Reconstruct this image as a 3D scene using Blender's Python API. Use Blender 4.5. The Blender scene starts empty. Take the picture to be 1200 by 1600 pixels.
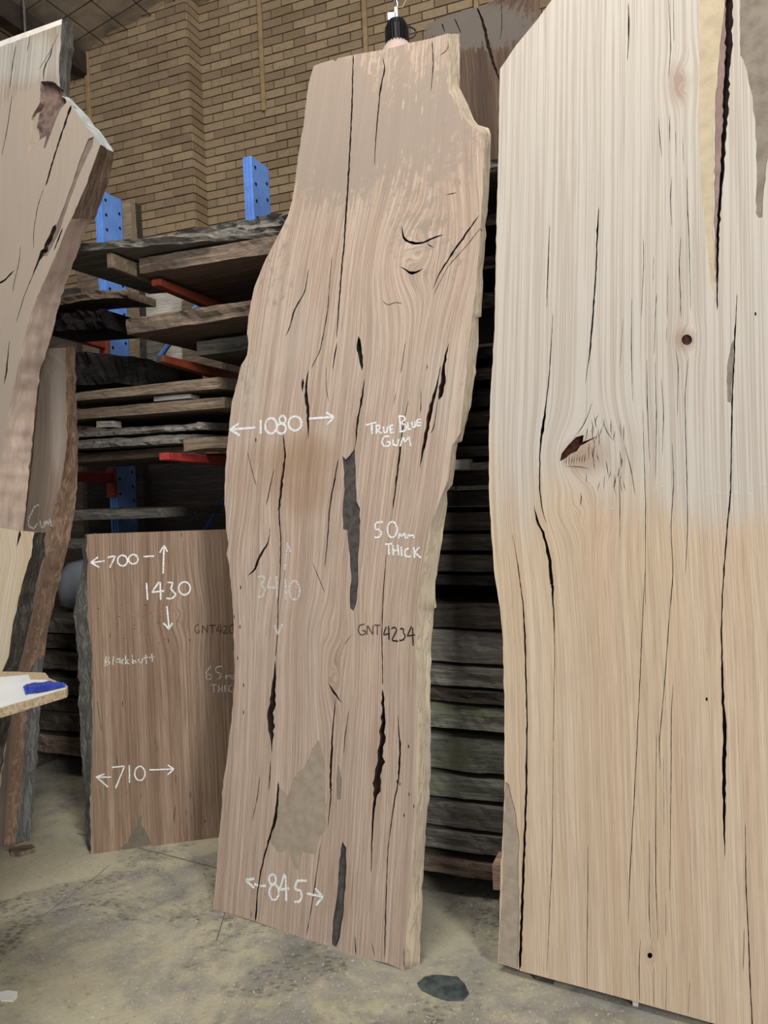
import bpy, bmesh, math, random
import numpy as np
from mathutils import Vector, Matrix, noise
from mathutils.geometry import delaunay_2d_cdt

random.seed(7)
C = bpy.context.scene.collection
SC = bpy.context.scene

# ------------------------------------------------------------------ camera
FPX = 1200.0
H = 1.54
PITCH = math.radians(-1.43)
ROLL = math.radians(-2.4)
cam = bpy.data.cameras.new('camera')
cam.sensor_fit = 'VERTICAL'
cam.sensor_height = 36.0
cam.lens = FPX / 1600 * 36.0
co = bpy.data.objects.new('camera', cam)
CM = (Matrix.Translation((0, 0, H)) @ Matrix.Rotation(math.pi / 2 + PITCH, 4, 'X') @ Matrix.Rotation(ROLL, 4, 'Z'))
co.matrix_world = CM
cam.clip_start = 0.05
C.objects.link(co)
SC.camera = co

# ------------------------------------------------------------------ light
w = bpy.data.worlds.new('hall_air')
SC.world = w
w.use_nodes = True
w.node_tree.nodes['Background'].inputs[0].default_value = (0.80, 0.90, 1.0, 1)
w.node_tree.nodes['Background'].inputs[1].default_value = 0.34


def area(name, loc, target, sx, sy, power, col):
    l = bpy.data.lights.new(name, 'AREA')
    l.shape = 'RECTANGLE'
    l.size = sx
    l.size_y = sy
    l.energy = power
    l.color = col
    o = bpy.data.objects.new(name, l)
    o.location = loc
    o.rotation_euler = (Vector(target) - Vector(loc)).to_track_quat('-Z', 'Y').to_euler()
    C.objects.link(o)
    return o


area('door_daylight', (4.4, -5.2, 4.1), (-0.1, 2.9, 0.9), 3.0, 3.0, 1130, (1.0, 0.985, 0.95))
area('overhead_wall_fill', (-0.6, 1.0, 6.4), (-0.6, 5.0, 2.0), 2.4, 1.2, 175, (1.0, 0.94, 0.86))  # unseen fill added overhead to keep the back wall bright
SC.view_settings.view_transform = 'Standard'
SC.view_settings.look = 'None'
SC.view_settings.exposure = 0.27
SC.view_settings.gamma = 1.0
SC.view_settings.use_curve_mapping = False


# ------------------------------------------------------------------ geometry helpers
def ray(px, py):
    d = Vector(((px - 600) / FPX, -(py - 800) / FPX, -1.0))
    return CM.to_3x3() @ d


CAMP = Vector((0, 0, H))
CMI = CM.inverted()


def project(p):
    q = CMI @ Vector(p)
    return (600 + FPX * q.x / -q.z, 800 - FPX * q.y / -q.z)


def floor_pt(px, py, z=0.0):
    d = ray(px, py)
    return CAMP + d * ((z - H) / d.z)


def at_y(px, py, Y):
    d = ray(px, py)
    return CAMP + d * (Y / d.y)


class Plane:
    """a leaning plane; local u runs along its foot, v up its slope, d into its back"""

    def __init__(s, p0, ang, tilt):
        a = math.radians(ang)
        t = math.radians(tilt)
        s.P = Vector(p0)
        s.U = Vector((math.cos(a), -math.sin(a), 0))
        b = Vector((math.sin(a), math.cos(a), 0))
        s.V = b * math.sin(t) + Vector((0, 0, 1)) * math.cos(t)
        s.N = s.V.cross(s.U) * -1
        s.N = s.U.cross(s.V)
        s.M = Matrix(((s.U.x, -s.N.x, s.V.x, s.P.x), (s.U.y, -s.N.y, s.V.y, s.P.y), (s.U.z, -s.N.z, s.V.z, s.P.z), (0, 0, 0, 1)))

    def uv(s, px, py, d=0.0):
        r = ray(px, py)
        o = s.P - s.N * d
        k = (o - CAMP).dot(s.N) / r.dot(s.N)
        h = CAMP + r * k - s.P
        return (h.dot(s.U), h.dot(s.V))


def plane_from_foot(pa, pb, tilt, z=0.0):
    a = floor_pt(*pa, z)
    b = floor_pt(*pb, z)
    return Plane(a, math.degrees(math.atan2(-(b.y - a.y), b.x - a.x)), tilt)


def crop(ox, oy, k, pts):
    return [(ox + p[0] / k, oy + p[1] / k) + tuple(p[2:]) for p in pts]


def tag(o, label=None, cat=None, group=None, kind=None):
    if label: o['label'] = label
    if cat: o['category'] = cat
    if group: o['group'] = group
    if kind: o['kind'] = kind
    return o


def mesh_obj(name, verts, faces, mats, parent=None, mi=None, attrs=None, smooth=False, M=None):
    me = bpy.data.meshes.new(name)
    me.from_pydata([tuple(v) for v in verts], [], faces)
    for m in (mats if isinstance(mats, (list, tuple)) else [mats]):
        me.materials.append(m)
    if mi is not None:
        me.polygons.foreach_set('material_index', mi)
    if smooth:
        me.polygons.foreach_set('use_smooth', [True] * len(me.polygons))
    for k, (ty, arr) in (attrs or {}).items():
        at = me.attributes.new(k, ty, 'POINT')
        at.data.foreach_set('vector' if ty == 'FLOAT_VECTOR' else 'color', np.asarray(arr, np.float32).ravel())
    me.update()
    o = bpy.data.objects.new(name, me)
    C.objects.link(o)
    if M is not None: o.matrix_world = M
    if parent is not None: o.parent = parent
    return o


def empty(name, loc, M=None):
    o = bpy.data.objects.new(name, None)
    C.objects.link(o)
    if M is not None:
        o.matrix_world = M
    else:
        o.location = loc
    return o


class MB:
    """collects boxes and tubes into one mesh"""

    def __init__(s):
        s.v = []
        s.f = []

    def box(s, M, x0, x1, y0, y1, z0, z1, jit=0.0):
        b = len(s.v)
        for z in (z0, z1):
            for x, y in ((x0, y0), (x1, y0), (x1, y1), (x0, y1)):
                s.v.append(M @ Vector((x + random.uniform(-jit, jit), y + random.uniform(-jit, jit), z + random.uniform(-jit, jit))))
        for q in ((3, 2, 1, 0), (4, 5, 6, 7), (0, 1, 5, 4), (1, 2, 6, 5), (2, 3, 7, 6), (3, 0, 4, 7)):
            s.f.append(tuple(b + i for i in q))
        return s

    def tube(s, pts, r, n=8, caps=True):
        pts = [Vector(p) for p in pts]
        b = len(s.v)
        rs = r if isinstance(r, (list, tuple)) else [r] * len(pts)
        for i, p in enumerate(pts):
            t = (pts[min(i + 1, len(pts) - 1)] - pts[max(i - 1, 0)]).normalized()
            a = t.cross(Vector((0.3, 0.9, 0.2))).normalized()
            c = t.cross(a)
            for k in range(n):
                g = 2 * math.pi * k / n
                s.v.append(p + (a * math.cos(g) + c * math.sin(g)) * rs[i])
        for i in range(len(pts) - 1):
            for k in range(n):
                k2 = (k + 1) % n
                s.f.append((b + i * n + k, b + i * n + k2, b + (i + 1) * n + k2, b + (i + 1) * n + k))
        if caps:
            s.f.append(tuple(b + k for k in range(n))[::-1])
            s.f.append(tuple(b + (len(pts) - 1) * n + k for k in range(n)))
        return s

    def lathe(s, c, prof, n=24):
        b = len(s.v)
        for r, z in prof:
            for k in range(n):
                g = 2 * math.pi * k / n
                s.v.append(Vector(c) + Vector((r * math.cos(g), r * math.sin(g), z)))
        for i in range(len(prof) - 1):
            for k in range(n):
                k2 = (k + 1) % n
                s.f.append((b + i * n + k, b + i * n + k2, b + (i + 1) * n + k2, b + (i + 1) * n + k))
        return s

    def build(s, name, mat, parent=None, bevel=0, smooth=False):
        if parent is not None:
            bpy.context.view_layer.update()
            I = parent.matrix_world.inverted()
            vv = [I @ v for v in s.v]
            o = mesh_obj(name, vv, s.f, mat, None, smooth=smooth)
            o.parent = parent
        else:
            o0 = sum(s.v, Vector()) / len(s.v)
            o0.z = min(v.z for v in s.v)
            o = mesh_obj(name, [v - o0 for v in s.v], s.f, mat, smooth=smooth)
            o.location = o0
        if bevel:
            m = o.modifiers.new('bevel', 'BEVEL')
            m.width = bevel
            m.segments = 2
            m.limit_method = 'ANGLE'
        return o


# ------------------------------------------------------------------ materials
def srgb(c, g=1.0):
    out = []
    for x in c[:3]:
        x = x / 255.0
        out.append((x / 12.92 if x <= 0.04045 else ((x + 0.055) / 1.055) ** 2.4) * g)
    return tuple(out) + (1.0,)


class NT:
    def __init__(s, name):
        s.m = bpy.data.materials.new(name)
        s.m.use_nodes = True
        s.t = s.m.node_tree
        s.b = s.t.nodes['Principled BSDF']
        s.b.inputs['Roughness'].default_value = 0.8
        s.b.inputs['Specular IOR Level'].default_value = 0.25

    def set(s, sock, v):
        if isinstance(v, bpy.types.NodeSocket):
            s.t.links.new(v, sock)
        else:
            sock.default_value = v

    def node(s, ty, **props):
        n = s.t.nodes.new(ty)
        for k, v in props.items(): setattr(n, k, v)
        return n

    def attr(s, name, out='Vector'):
        n = s.node('ShaderNodeAttribute', attribute_name=name)
        return n.outputs[out]

    def obj(s):
        return s.node('ShaderNodeTexCoord').outputs['Object']

    def rnd(s):
        return s.node('ShaderNodeObjectInfo').outputs['Random']

    def island(s):
        return s.node('ShaderNodeNewGeometry').outputs['Random Per Island']

    def scale(s, vec, sx, sy, sz, loc=(0, 0, 0)):
        n = s.node('ShaderNodeMapping')
        s.set(n.inputs[0], vec)
        n.inputs[1].default_value = loc
        n.inputs[3].default_value = (sx, sy, sz)
        return n.outputs[0]

    def noise(s, vec, scale=1.0, detail=3, rough=0.55, dist=0.0):
        n = s.node('ShaderNodeTexNoise')
        s.set(n.inputs['Vector'], vec)
        n.inputs['Scale'].default_value = scale
        n.inputs['Detail'].default_value = detail
        n.inputs['Roughness'].default_value = rough
        n.inputs['Distortion'].default_value = dist
        return n.outputs['Fac']

    def vor(s, vec, scale=1.0, feature='F1', out='Distance'):
        n = s.node('ShaderNodeTexVoronoi', feature=feature)
        s.set(n.inputs['Vector'], vec)
        n.inputs['Scale'].default_value = scale
        return n.outputs[out]

    def math(s, op, a, b=0.0, c=0.0, clamp=False):
        n = s.node('ShaderNodeMath', operation=op, use_clamp=clamp)
        s.set(n.inputs[0], a)
        s.set(n.inputs[1], b)
        s.set(n.inputs[2], c)
        return n.outputs[0]

    def ss(s, v, a, b):
        n = s.node('ShaderNodeMapRange', interpolation_type='SMOOTHSTEP')
        s.set(n.inputs[0], v)
        n.inputs[1].default_value = a
        n.inputs[2].default_value = b
        return n.outputs[0]

    def mix(s, f, a, b, blend='MIX'):
        n = s.node('ShaderNodeMix', data_type='RGBA', blend_type=blend)
        s.set(n.inputs[0], f)
        s.set(n.inputs[6], a)
        s.set(n.inputs[7], b)
        return n.outputs[2]

    def sep(s, v):
        n = s.node('ShaderNodeSeparateColor')
        s.set(n.inputs[0], v)
        return n.outputs

    def bump(s, h, strength=0.3, dist=0.002):
        n = s.node('ShaderNodeBump')
        s.set(n.inputs['Height'], h)
        n.inputs['Strength'].default_value = strength
        n.inputs['Distance'].default_value = dist
        s.t.links.new(n.outputs[0], s.b.inputs['Normal'])

    def col(s, v):
        s.set(s.b.inputs['Base Color'], v)
        return s.m


def wood(name, pale, mid, dark, pink, dust=(165, 148, 134), stain=(150, 104, 66), bleach=(214, 208, 202), line=0.55, pinkamt=0.5, fine=0.35, dustbreak=0.9, rough=0.78, seed=0.0):
    n = NT(name)
    g = n.attr('grain')
    off = (seed, seed * 1.7, seed * 0.3)
    fib = n.noise(n.scale(g, 420, 7, 1, off), 1, 3, 0.6)
    med = n.noise(n.scale(g, 70, 0.32, 1, off), 1, 4, 0.62, 0.05)
    big = n.noise(n.scale(g, 22, 0.22, 1, off), 1, 3, 0.55)
    blo = n.noise(n.scale(g, 5, 3.0, 1, off), 1, 4, 0.6)
    c = n.mix(n.ss(big, 0.32, 0.68), srgb(pale), srgb(mid))
    c = n.mix(n.math('MULTIPLY', n.ss(n.noise(n.scale(g, 16, 0.35, 1, (9, 3, 1)), 1, 2), 0.5, 0.72), pinkamt), c, srgb(pink))
    ln = n.ss(n.math('ABSOLUTE', n.math('SUBTRACT', med, 0.5)), 0.07, 0.0)
    ln2 = n.ss(n.math('ABSOLUTE', n.math('SUBTRACT', n.noise(n.scale(g, 190, 0.7, 1, (2, 8, 4)), 1, 2, 0.5), 0.52)), 0.06, 0.0)
    c = n.mix(n.math('MULTIPLY', ln, line * 0.5), c, srgb(dark))
    c = n.mix(n.math('MULTIPLY', ln2, line * 0.38), c, srgb(dark))
    c = n.mix(n.math('MULTIPLY', n.ss(fib, 0.62, 0.3), fine), c, srgb(dark))
    hair = n.ss(n.noise(n.scale(g, 260, 0.9, 1, (3, 1, 7)), 1, 3, 0.6), 0.6, 0.7)
    c = n.mix(n.math('MULTIPLY', hair, 0.42 * line), c, srgb(dark))
    pale2 = n.ss(n.noise(n.scale(g, 120, 0.5, 1, (7, 7, 2)), 1, 3, 0.6), 0.58, 0.7)
    c = n.mix(n.math('MULTIPLY', pale2, 0.30), c, srgb([min(245, x * 1.1) for x in pale]))
    pores = n.ss(n.noise(n.scale(g, 700, 40, 1), 1, 2, 0.5), 0.68, 0.78)
    c = n.mix(n.math('MULTIPLY', pores, 0.35), c, srgb(dark))
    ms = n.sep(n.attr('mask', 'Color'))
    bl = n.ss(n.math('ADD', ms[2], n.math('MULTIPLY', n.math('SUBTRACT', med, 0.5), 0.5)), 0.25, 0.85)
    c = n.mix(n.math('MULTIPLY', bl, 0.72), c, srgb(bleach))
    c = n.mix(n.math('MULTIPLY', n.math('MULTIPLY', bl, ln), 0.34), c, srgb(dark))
    st = n.ss(n.math('ADD', ms[1], n.math('MULTIPLY', n.math('SUBTRACT', blo, 0.5), 0.5)), 0.15, 1.0)
    c = n.mix(n.math('MULTIPLY', st, 0.45), c, n.mix(0.6, c, srgb(stain), 'MULTIPLY'))
    c = n.mix(n.math('MULTIPLY', st, 0.35), c, srgb(stain))
    streak = n.noise(n.scale(g, 90, 6, 1, (5, 5, 5)), 1, 4, 0.65)
    patch = n.noise(n.scale(g, 34, 22, 1, (1, 5, 5)), 1, 4, 0.7)
    br = n.math('ADD', n.math('MULTIPLY', n.math('SUBTRACT', streak, 0.5), dustbreak), n.math('MULTIPLY', n.math('SUBTRACT', patch, 0.5), dustbreak * 1.2))
    du = n.ss(n.math('ADD', ms[0], br), 0.42, 0.58)
    c = n.mix(n.math('MULTIPLY', du, 0.85), c, n.mix(blo, srgb(dust), srgb([x * 0.94 for x in dust])))
    n.bump(n.math('ADD', n.math('MULTIPLY', fib, 0.5), n.math('MULTIPLY', med, 0.6)), 0.28, 0.0025)
    n.b.inputs['Roughness'].default_value = rough
    return n.col(c)


def bark(name, a, b, c3, sx=60, sy=9, strength=0.9, ridge=0.6):
    n = NT(name)
    g = n.attr('grain')
    f1 = n.noise(n.scale(g, sx, sy, sx), 1, 5, 0.65, 0.8)
    f2 = n.noise(n.scale(g, sx * 4, sy * 3, sx), 1, 4, 0.6, 0.4)
    c = n.mix(n.ss(f1, 0.35, 0.65), srgb(a), srgb(b))
    c = n.mix(n.ss(f2, 0.55, 0.75), c, srgb(c3))
    rid = n.ss(n.math('ABSOLUTE', n.math('SUBTRACT', f1, 0.5)), 0.05, 0.0)
    c = n.mix(n.math('MULTIPLY', rid, ridge), c, srgb([x * 0.45 for x in a]))
    n.bump(n.math('ADD', f1, n.math('MULTIPLY', f2, 0.5)), strength, 0.012)
    n.b.inputs['Roughness'].default_value = 0.9
    return n.col(c)


def board_mat(name, a, b, dark, moss=None, line=0.5, sc=1.0, shift=0.22):
    """weathered stacked timber: grain runs along local x, tone shifts from board to board"""
    n = NT(name)
    r = n.rnd()
    v = n.node('ShaderNodeVectorMath', operation='ADD')
    n.set(v.inputs[0], n.obj())
    cx = n.node('ShaderNodeCombineXYZ')
    for i in range(3): n.set(cx.inputs[i], n.math('MULTIPLY', r, 17.0 + 9 * i))
    n.set(v.inputs[1], cx.outputs[0])
    g = v.outputs[0]
    f1 = n.noise(n.scale(g, 2.2 * sc, 40 * sc, 40 * sc), 1, 5, 0.65, 0.6)
    f2 = n.noise(n.scale(g, 9 * sc, 160 * sc, 160 * sc), 1, 3, 0.6)
    f3 = n.noise(g, 5, 4, 0.6)
    c = n.mix(n.ss(f1, 0.3, 0.7), srgb(a), srgb(b))
    ln = n.ss(n.math('ABSOLUTE', n.math('SUBTRACT', f1, 0.5)), 0.05, 0.0)
    c = n.mix(n.math('MULTIPLY', ln, line), c, srgb(dark))
    c = n.mix(n.math('MULTIPLY', n.ss(f2, 0.6, 0.35), 0.4), c, srgb(dark))
    if moss: c = n.mix(n.math('MULTIPLY', n.ss(f3, 0.5, 0.7), 0.6), c, srgb(moss))
    k = n.math('ADD', n.math('MULTIPLY', r, shift * 2), 1 - shift)
    cc = n.node('ShaderNodeCombineColor')
    for i in range(3): n.set(cc.inputs[i], k)
    c = n.mix(1.0, c, cc.outputs[0], 'MULTIPLY')
    n.bump(n.math('ADD', f1, n.math('MULTIPLY', f2, 0.4)), 0.6, 0.006)
    n.b.inputs['Roughness'].default_value = 0.88
    return n.col(c)


def plain(name, a, b=None, scale=8, rough=0.6, metal=0.0, spec=0.3, bumps=0.1, detail=4):
    n = NT(name)
    f = n.noise(n.obj(), scale, detail, 0.6)
    b = b or [x * 0.85 for x in a]
    n.b.inputs['Roughness'].default_value = rough
    n.b.inputs['Metallic'].default_value = metal
    n.b.inputs['Specular IOR Level'].default_value = spec
    n.bump(f, bumps, 0.004)
    return n.col(n.mix(n.ss(f, 0.35, 0.7), srgb(a), srgb(b)))


M = {}
M['gum'] = wood('blue_gum_face', (207, 188, 172), (188, 168, 152), (122, 98, 83), (194, 164, 148), dust=(160, 146, 134), stain=(158, 124, 88), bleach=(194, 184, 172), pinkamt=0.35, line=0.7, fine=0.42)
M['right'] = wood('pale_gum_face', (213, 195, 172), (203, 182, 156), (142, 115, 93), (205, 177, 154), bleach=(196, 194, 189), pinkamt=0.45, seed=4.2, line=0.42)
M['crotch'] = wood('crotch_face', (176, 164, 150), (164, 150, 136), (100, 88, 78), (170, 150, 136), dust=(170, 156, 143), bleach=(178, 178, 172), seed=2.1, dustbreak=0.25, line=0.8)
M['blackbutt'] = wood('brown_hardwood_face', (170, 148, 128), (148, 124, 105), (90, 70, 57), (154, 125, 104), dust=(120, 112, 100), stain=(116, 78, 56), seed=7.3, line=0.9, fine=0.5)
M['gumb'] = wood('grey_gum_face', (164, 148, 134), (146, 130, 116), (96, 78, 68), (154, 128, 114), seed=3.3)
M['palec'] = wood('fresh_pale_face', (214, 204, 184), (204, 188, 162), (160, 132, 100), (204, 182, 156), seed=5.9)
M['darkslab'] = wood('old_dark_face', (104, 84, 70), (80, 62, 52), (38, 30, 27), (98, 74, 60), dust=(100, 94, 88), seed=1.4, line=0.8, fine=0.6)
M['sap'] = bark('sapwood_edge', (192, 176, 152), (172, 158, 140), (154, 146, 136), 40, 5, 0.5, 0.35)
M['bark_grey'] = bark('grey_bark', (124, 124, 120), (98, 98, 96), (154, 152, 146), 55, 8, 1.0)
M['bark_dark'] = bark('dark_bark', (82, 78, 72), (58, 54, 50), (132, 122, 106), 50, 10, 1.0)
M['bark_tan'] = bark('tan_live_edge', (150, 124, 104), (120, 96, 80), (172, 148, 126), 30, 10, 0.7, 0.4)
M['bark_brown'] = bark('brown_live_edge', (128, 108, 94), (100, 82, 70), (150, 128, 110), 36, 6, 0.8)
M['cut_brown'] = bark('dusty_live_edge', (182, 163, 150), (170, 151, 139), (188, 171, 159), 14, 3, 0.25, 0.12)
M['cut'] = bark('sawn_end', (176, 152, 128), (150, 126, 106), (120, 98, 80), 80, 40, 0.4)
M['crack'] = plain('crack_dark', (52, 36, 28), (30, 22, 18), 60, 0.95, bumps=0.5)
M['crack_red'] = plain('crack_red_gum', (84, 46, 34), (40, 24, 20), 60, 0.85, bumps=0.5)
M['resin'] = plain('dark_resin_fill', (86, 82, 78), (64, 60, 58), 40, 0.55, bumps=0.3)
M['unplaned'] = plain('unplaned_grey', (166, 152, 136), (150, 137, 121), 26, 0.9, bumps=0.5)
M['unplaned2'] = plain('unplaned_dark', (142, 132, 120), (120, 110, 100), 18, 0.9, bumps=0.5)
M['unplaned3'] = plain('unplaned_brown', (126, 112, 102), (108, 96, 88), 18, 0.9, bumps=0.5)
M['dirt'] = plain('grey_green_dirt', (112, 106, 92), (98, 92, 80), 24, 0.9)
M['yellow_sap'] = plain('yellow_sapwood', (196, 181, 153), (178, 163, 138), 14, 0.85, bumps=0.4)
M['purple'] = plain('purple_brown_bevel', (150, 126, 120), (128, 106, 102), 20, 0.85, bumps=0.3)
M['sealer'] = plain('white_end_sealer', (226, 222, 214), (206, 200, 192), 16, 0.6, bumps=0.2)
M['sealer_blue'] = plain('grey_end_sealer', (176, 184, 184), (150, 158, 158), 20, 0.6, bumps=0.3)
M['incl'] = plain('bark_inclusion', (128, 108, 98), (84, 70, 64), 30, 0.9, bumps=0.9, detail=8)
M['knot'] = plain('knot_wood', (196, 162, 136), (150, 116, 94), 40, 0.8, bumps=0.5)


def chalk_mat(name, c, lo, hi, sc):
    n = NT(name)
    f = n.noise(n.obj(), sc, 3, 0.7)
    n.b.inputs['Roughness'].default_value = 0.95
    n.set(n.b.inputs['Alpha'], n.ss(f, lo, hi))
    return n.col(srgb(c))


M['chalk'] = chalk_mat('white_chalk', (240, 243, 243), 0.35, 0.5, 420)
M['chalk_soft'] = chalk_mat('worn_chalk', (226, 226, 222), 0.42, 0.56, 380)
M['smear'] = chalk_mat('chalk_smear', (232, 240, 240), 0.46, 0.85, 150)
M['marker'] = chalk_mat('black_marker', (40, 34, 30), 0.1, 0.2, 300)
M['marker_thin'] = chalk_mat('faint_marker', (84, 66, 54), 0.32, 0.42, 300)

M['blue'] = plain('blue_rack_paint', (104, 148, 222), (92, 136, 212), 12, 0.45, spec=0.5, bumps=0.05)
M['orange'] = plain('orange_rack_paint', (150, 72, 48), (128, 60, 42), 12, 0.5, spec=0.5, bumps=0.05)
M['red'] = plain('red_rack_paint', (168, 58, 56), (140, 46, 44), 12, 0.5, spec=0.5, bumps=0.05)
M['hole'] = plain('hole_dark', (18, 20, 28), (10, 10, 14), 10, 0.9)
M['steel'] = plain('galvanised_steel', (168, 170, 172), (140, 142, 146), 30, 0.4, 0.8)
M['black'] = plain('black_casting', (30, 30, 34), (22, 22, 24), 30, 0.5)
M['dome'] = plain('lamp_reflector', (206, 186, 176), (196, 176, 166), 6, 0.5)
M['b_dark'] = board_mat('dark_stacked_timber', (92, 84, 76), (70, 62, 56), (30, 26, 24))
M['b_grey'] = board_mat('grey_stacked_timber', (140, 136, 128), (108, 104, 98), (50, 46, 44))
M['b_moss'] = board_mat('mossy_stacked_timber', (148, 148, 136), (116, 118, 108), (52, 52, 46), (120, 126, 92))
M['b_brown'] = board_mat('brown_stacked_timber', (140, 124, 108), (114, 98, 86), (62, 52, 46))
M['b_pale'] = board_mat('pale_stacked_timber', (160, 144, 124), (136, 118, 100), (76, 64, 54))
M['b_black'] = board_mat('charred_and_shade_timber', (52, 48, 48), (36, 33, 33), (16, 15, 15))  # charred logs and black boards, also the shade-dark pair behind the bay
M['b_white'] = board_mat('pale_grey_offcut', (196, 192, 184), (176, 170, 160), (120, 112, 104))
M['b_pink'] = board_mat('pinkish_block', (190, 158, 140), (170, 140, 122), (120, 94, 80))
M['plastic'] = plain('cloudy_plastic', (168, 176, 186), (150, 158, 168), 5, 0.35, spec=0.5)
M['laminate'] = plain('white_laminate', (232, 238, 242), (220, 226, 232), 3, 0.35, spec=0.5)
M['chip'] = plain('chipboard', (190, 172, 144), (152, 134, 110), 120, 0.9, bumps=0.6)
M['tape'] = plain('blue_tape', (44, 72, 176), (30, 54, 150), 14, 0.4, spec=0.5, bumps=0.5)
M['paper'] = plain('white_paper', (236, 236, 232), (224, 224, 220), 10, 0.8)
M['film'] = plain('dark_floor_film', (86, 96, 96), (52, 60, 62), 22, 0.45, spec=0.5, bumps=0.8)
M['beam'] = plain('dark_steel_beam', (70, 60, 56), (52, 46, 44), 6, 0.7)
M['conduit'] = plain('painted_conduit', (168, 146, 110), (150, 128, 96), 14, 0.6)


def brick_mat():
    n = NT('tan_brick')
    r = n.math('FRACT', n.math('ADD', n.rnd(), n.math('MULTIPLY', n.island(), 3.7)))
    g = n.node('ShaderNodeNewGeometry').outputs['Position']
    f = n.noise(g, 30, 4, 0.7)
    big = n.noise(g, 1.3, 4, 0.6)
    c = n.mix(r, srgb((170, 150, 122)), srgb((138, 119, 96)))
    c = n.mix(n.math('MULTIPLY', n.ss(f, 0.45, 0.75), 0.5), c, srgb((124, 104, 82)))
    c = n.mix(n.math('MULTIPLY', n.ss(big, 0.5, 0.75), 0.4), c, srgb((112, 92, 72)))
    n.bump(f, 0.5, 0.006)
    return n.col(c)


def floor_mat():
    n = NT('dusty_concrete')
    g = n.node('ShaderNodeNewGeometry').outputs['Position']
    a = n.noise(g, 1.1, 6, 0.62, 0.4)
    b = n.noise(g, 6, 6, 0.72, 0.5)
    d = n.noise(g, 55, 5, 0.75)
    c = n.mix(n.ss(b, 0.35, 0.68), srgb((150, 148, 140)), srgb((106, 106, 102)))
    c = n.mix(n.math('MULTIPLY', n.ss(n.math('ADD', a, n.math('MULTIPLY', n.math('SUBTRACT', b, 0.5), 0.5)), 0.42, 0.60), 0.66), c, srgb((200, 194, 166)))
    c = n.mix(n.math('MULTIPLY', n.ss(n.noise(g, 2.6, 5, 0.65, 0.5), 0.55, 0.68), 0.45), c, srgb((204, 192, 168)))
    # smudged tyre and boot marks
    mk = n.node('ShaderNodeMapping')
    n.set(mk.inputs[0], g)
    mk.inputs[2].default_value = (0, 0, 0.6)
    mk.inputs[3].default_value = (1.0, 1.7, 1)
    tread = n.ss(n.math('ADD', n.vor(mk.outputs[0], 30), n.math('MULTIPLY', n.math('SUBTRACT', d, 0.5), 0.9)), 0.42, 0.3)
    zone = n.ss(n.noise(g, 2.1, 5, 0.7, 0.8), 0.5, 0.62)
    c = n.mix(n.math('MULTIPLY', n.math('MULTIPLY', tread, zone), 0.7), c, srgb((78, 80, 74)))
    c = n.mix(n.math('MULTIPLY', zone, 0.42), c, srgb((98, 99, 93)))
    c = n.mix(n.math('MULTIPLY', n.ss(d, 0.57, 0.70), 0.5), c, srgb((96, 93, 84)))
    c = n.mix(n.math('MULTIPLY', n.ss(n.noise(g, 75, 4, 0.7), 0.58, 0.68), 0.6), c, srgb((226, 222, 204)))
    c = n.mix(n.math('MULTIPLY', n.ss(n.noise(g, 140, 2, 0.5), 0.68, 0.72), 0.7), c, srgb((60, 56, 48)))
    n.bump(n.math('ADD', n.math('MULTIPLY', b, 0.6), n.math('MULTIPLY', d, 0.5)), 0.6, 0.006)
    n.b.inputs['Roughness'].default_value = 0.75
    return n.col(c)


M['brick'] = brick_mat()
M['mortar'] = plain('shadowy_mortar', (98, 84, 68), (80, 68, 54), 20, 0.95, bumps=0.4)
M['floor'] = floor_mat()
M['foil'] = plain('dusty_roof_foil', (196, 184, 168), (160, 150, 136), 3, 0.5, 0.2, bumps=0.6)

# ------------------------------------------------------------------ the setting
WA = math.radians(21.5)
E = Vector((math.cos(WA), -math.sin(WA), 0))     # along the wall, to the right
B = Vector((math.sin(WA), math.cos(WA), 0))      # away from the viewer, into the wall
WF = Matrix(((E.x, B.x, 0, 0), (E.y, B.y, 0, 0), (0, 0, 1, 0), (0, 0, 0, 1)))   # (p, q, z) -> world


def rk(px, py, q):
    """pixel -> (p, z) on the upright plane at depth q of the rack frame"""
    r = ray(px, py)
    k = q / r.dot(B)
    h = CAMP + r * k
    return (h.dot(E), h.z)


QW = 6.85
REC = 0.23
tag(mesh_obj('floor', [(-9, -5, 0), (9, -5, 0), (9, 14, 0), (-9, 14, 0)], [(0, 1, 2, 3)], M['floor']), kind='structure')

pc = rk(299, 200, QW - REC)[0]       # where the pilaster ends
cl0 = rk(128, 76, QW - REC)
cl1 = rk(235, 10, QW - REC)
slope = (cl1[1] - cl0[1]) / (cl1[0] - cl0[0])


def roof_z(p):
    return cl0[1] + (p - cl0[0]) * slope


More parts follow.
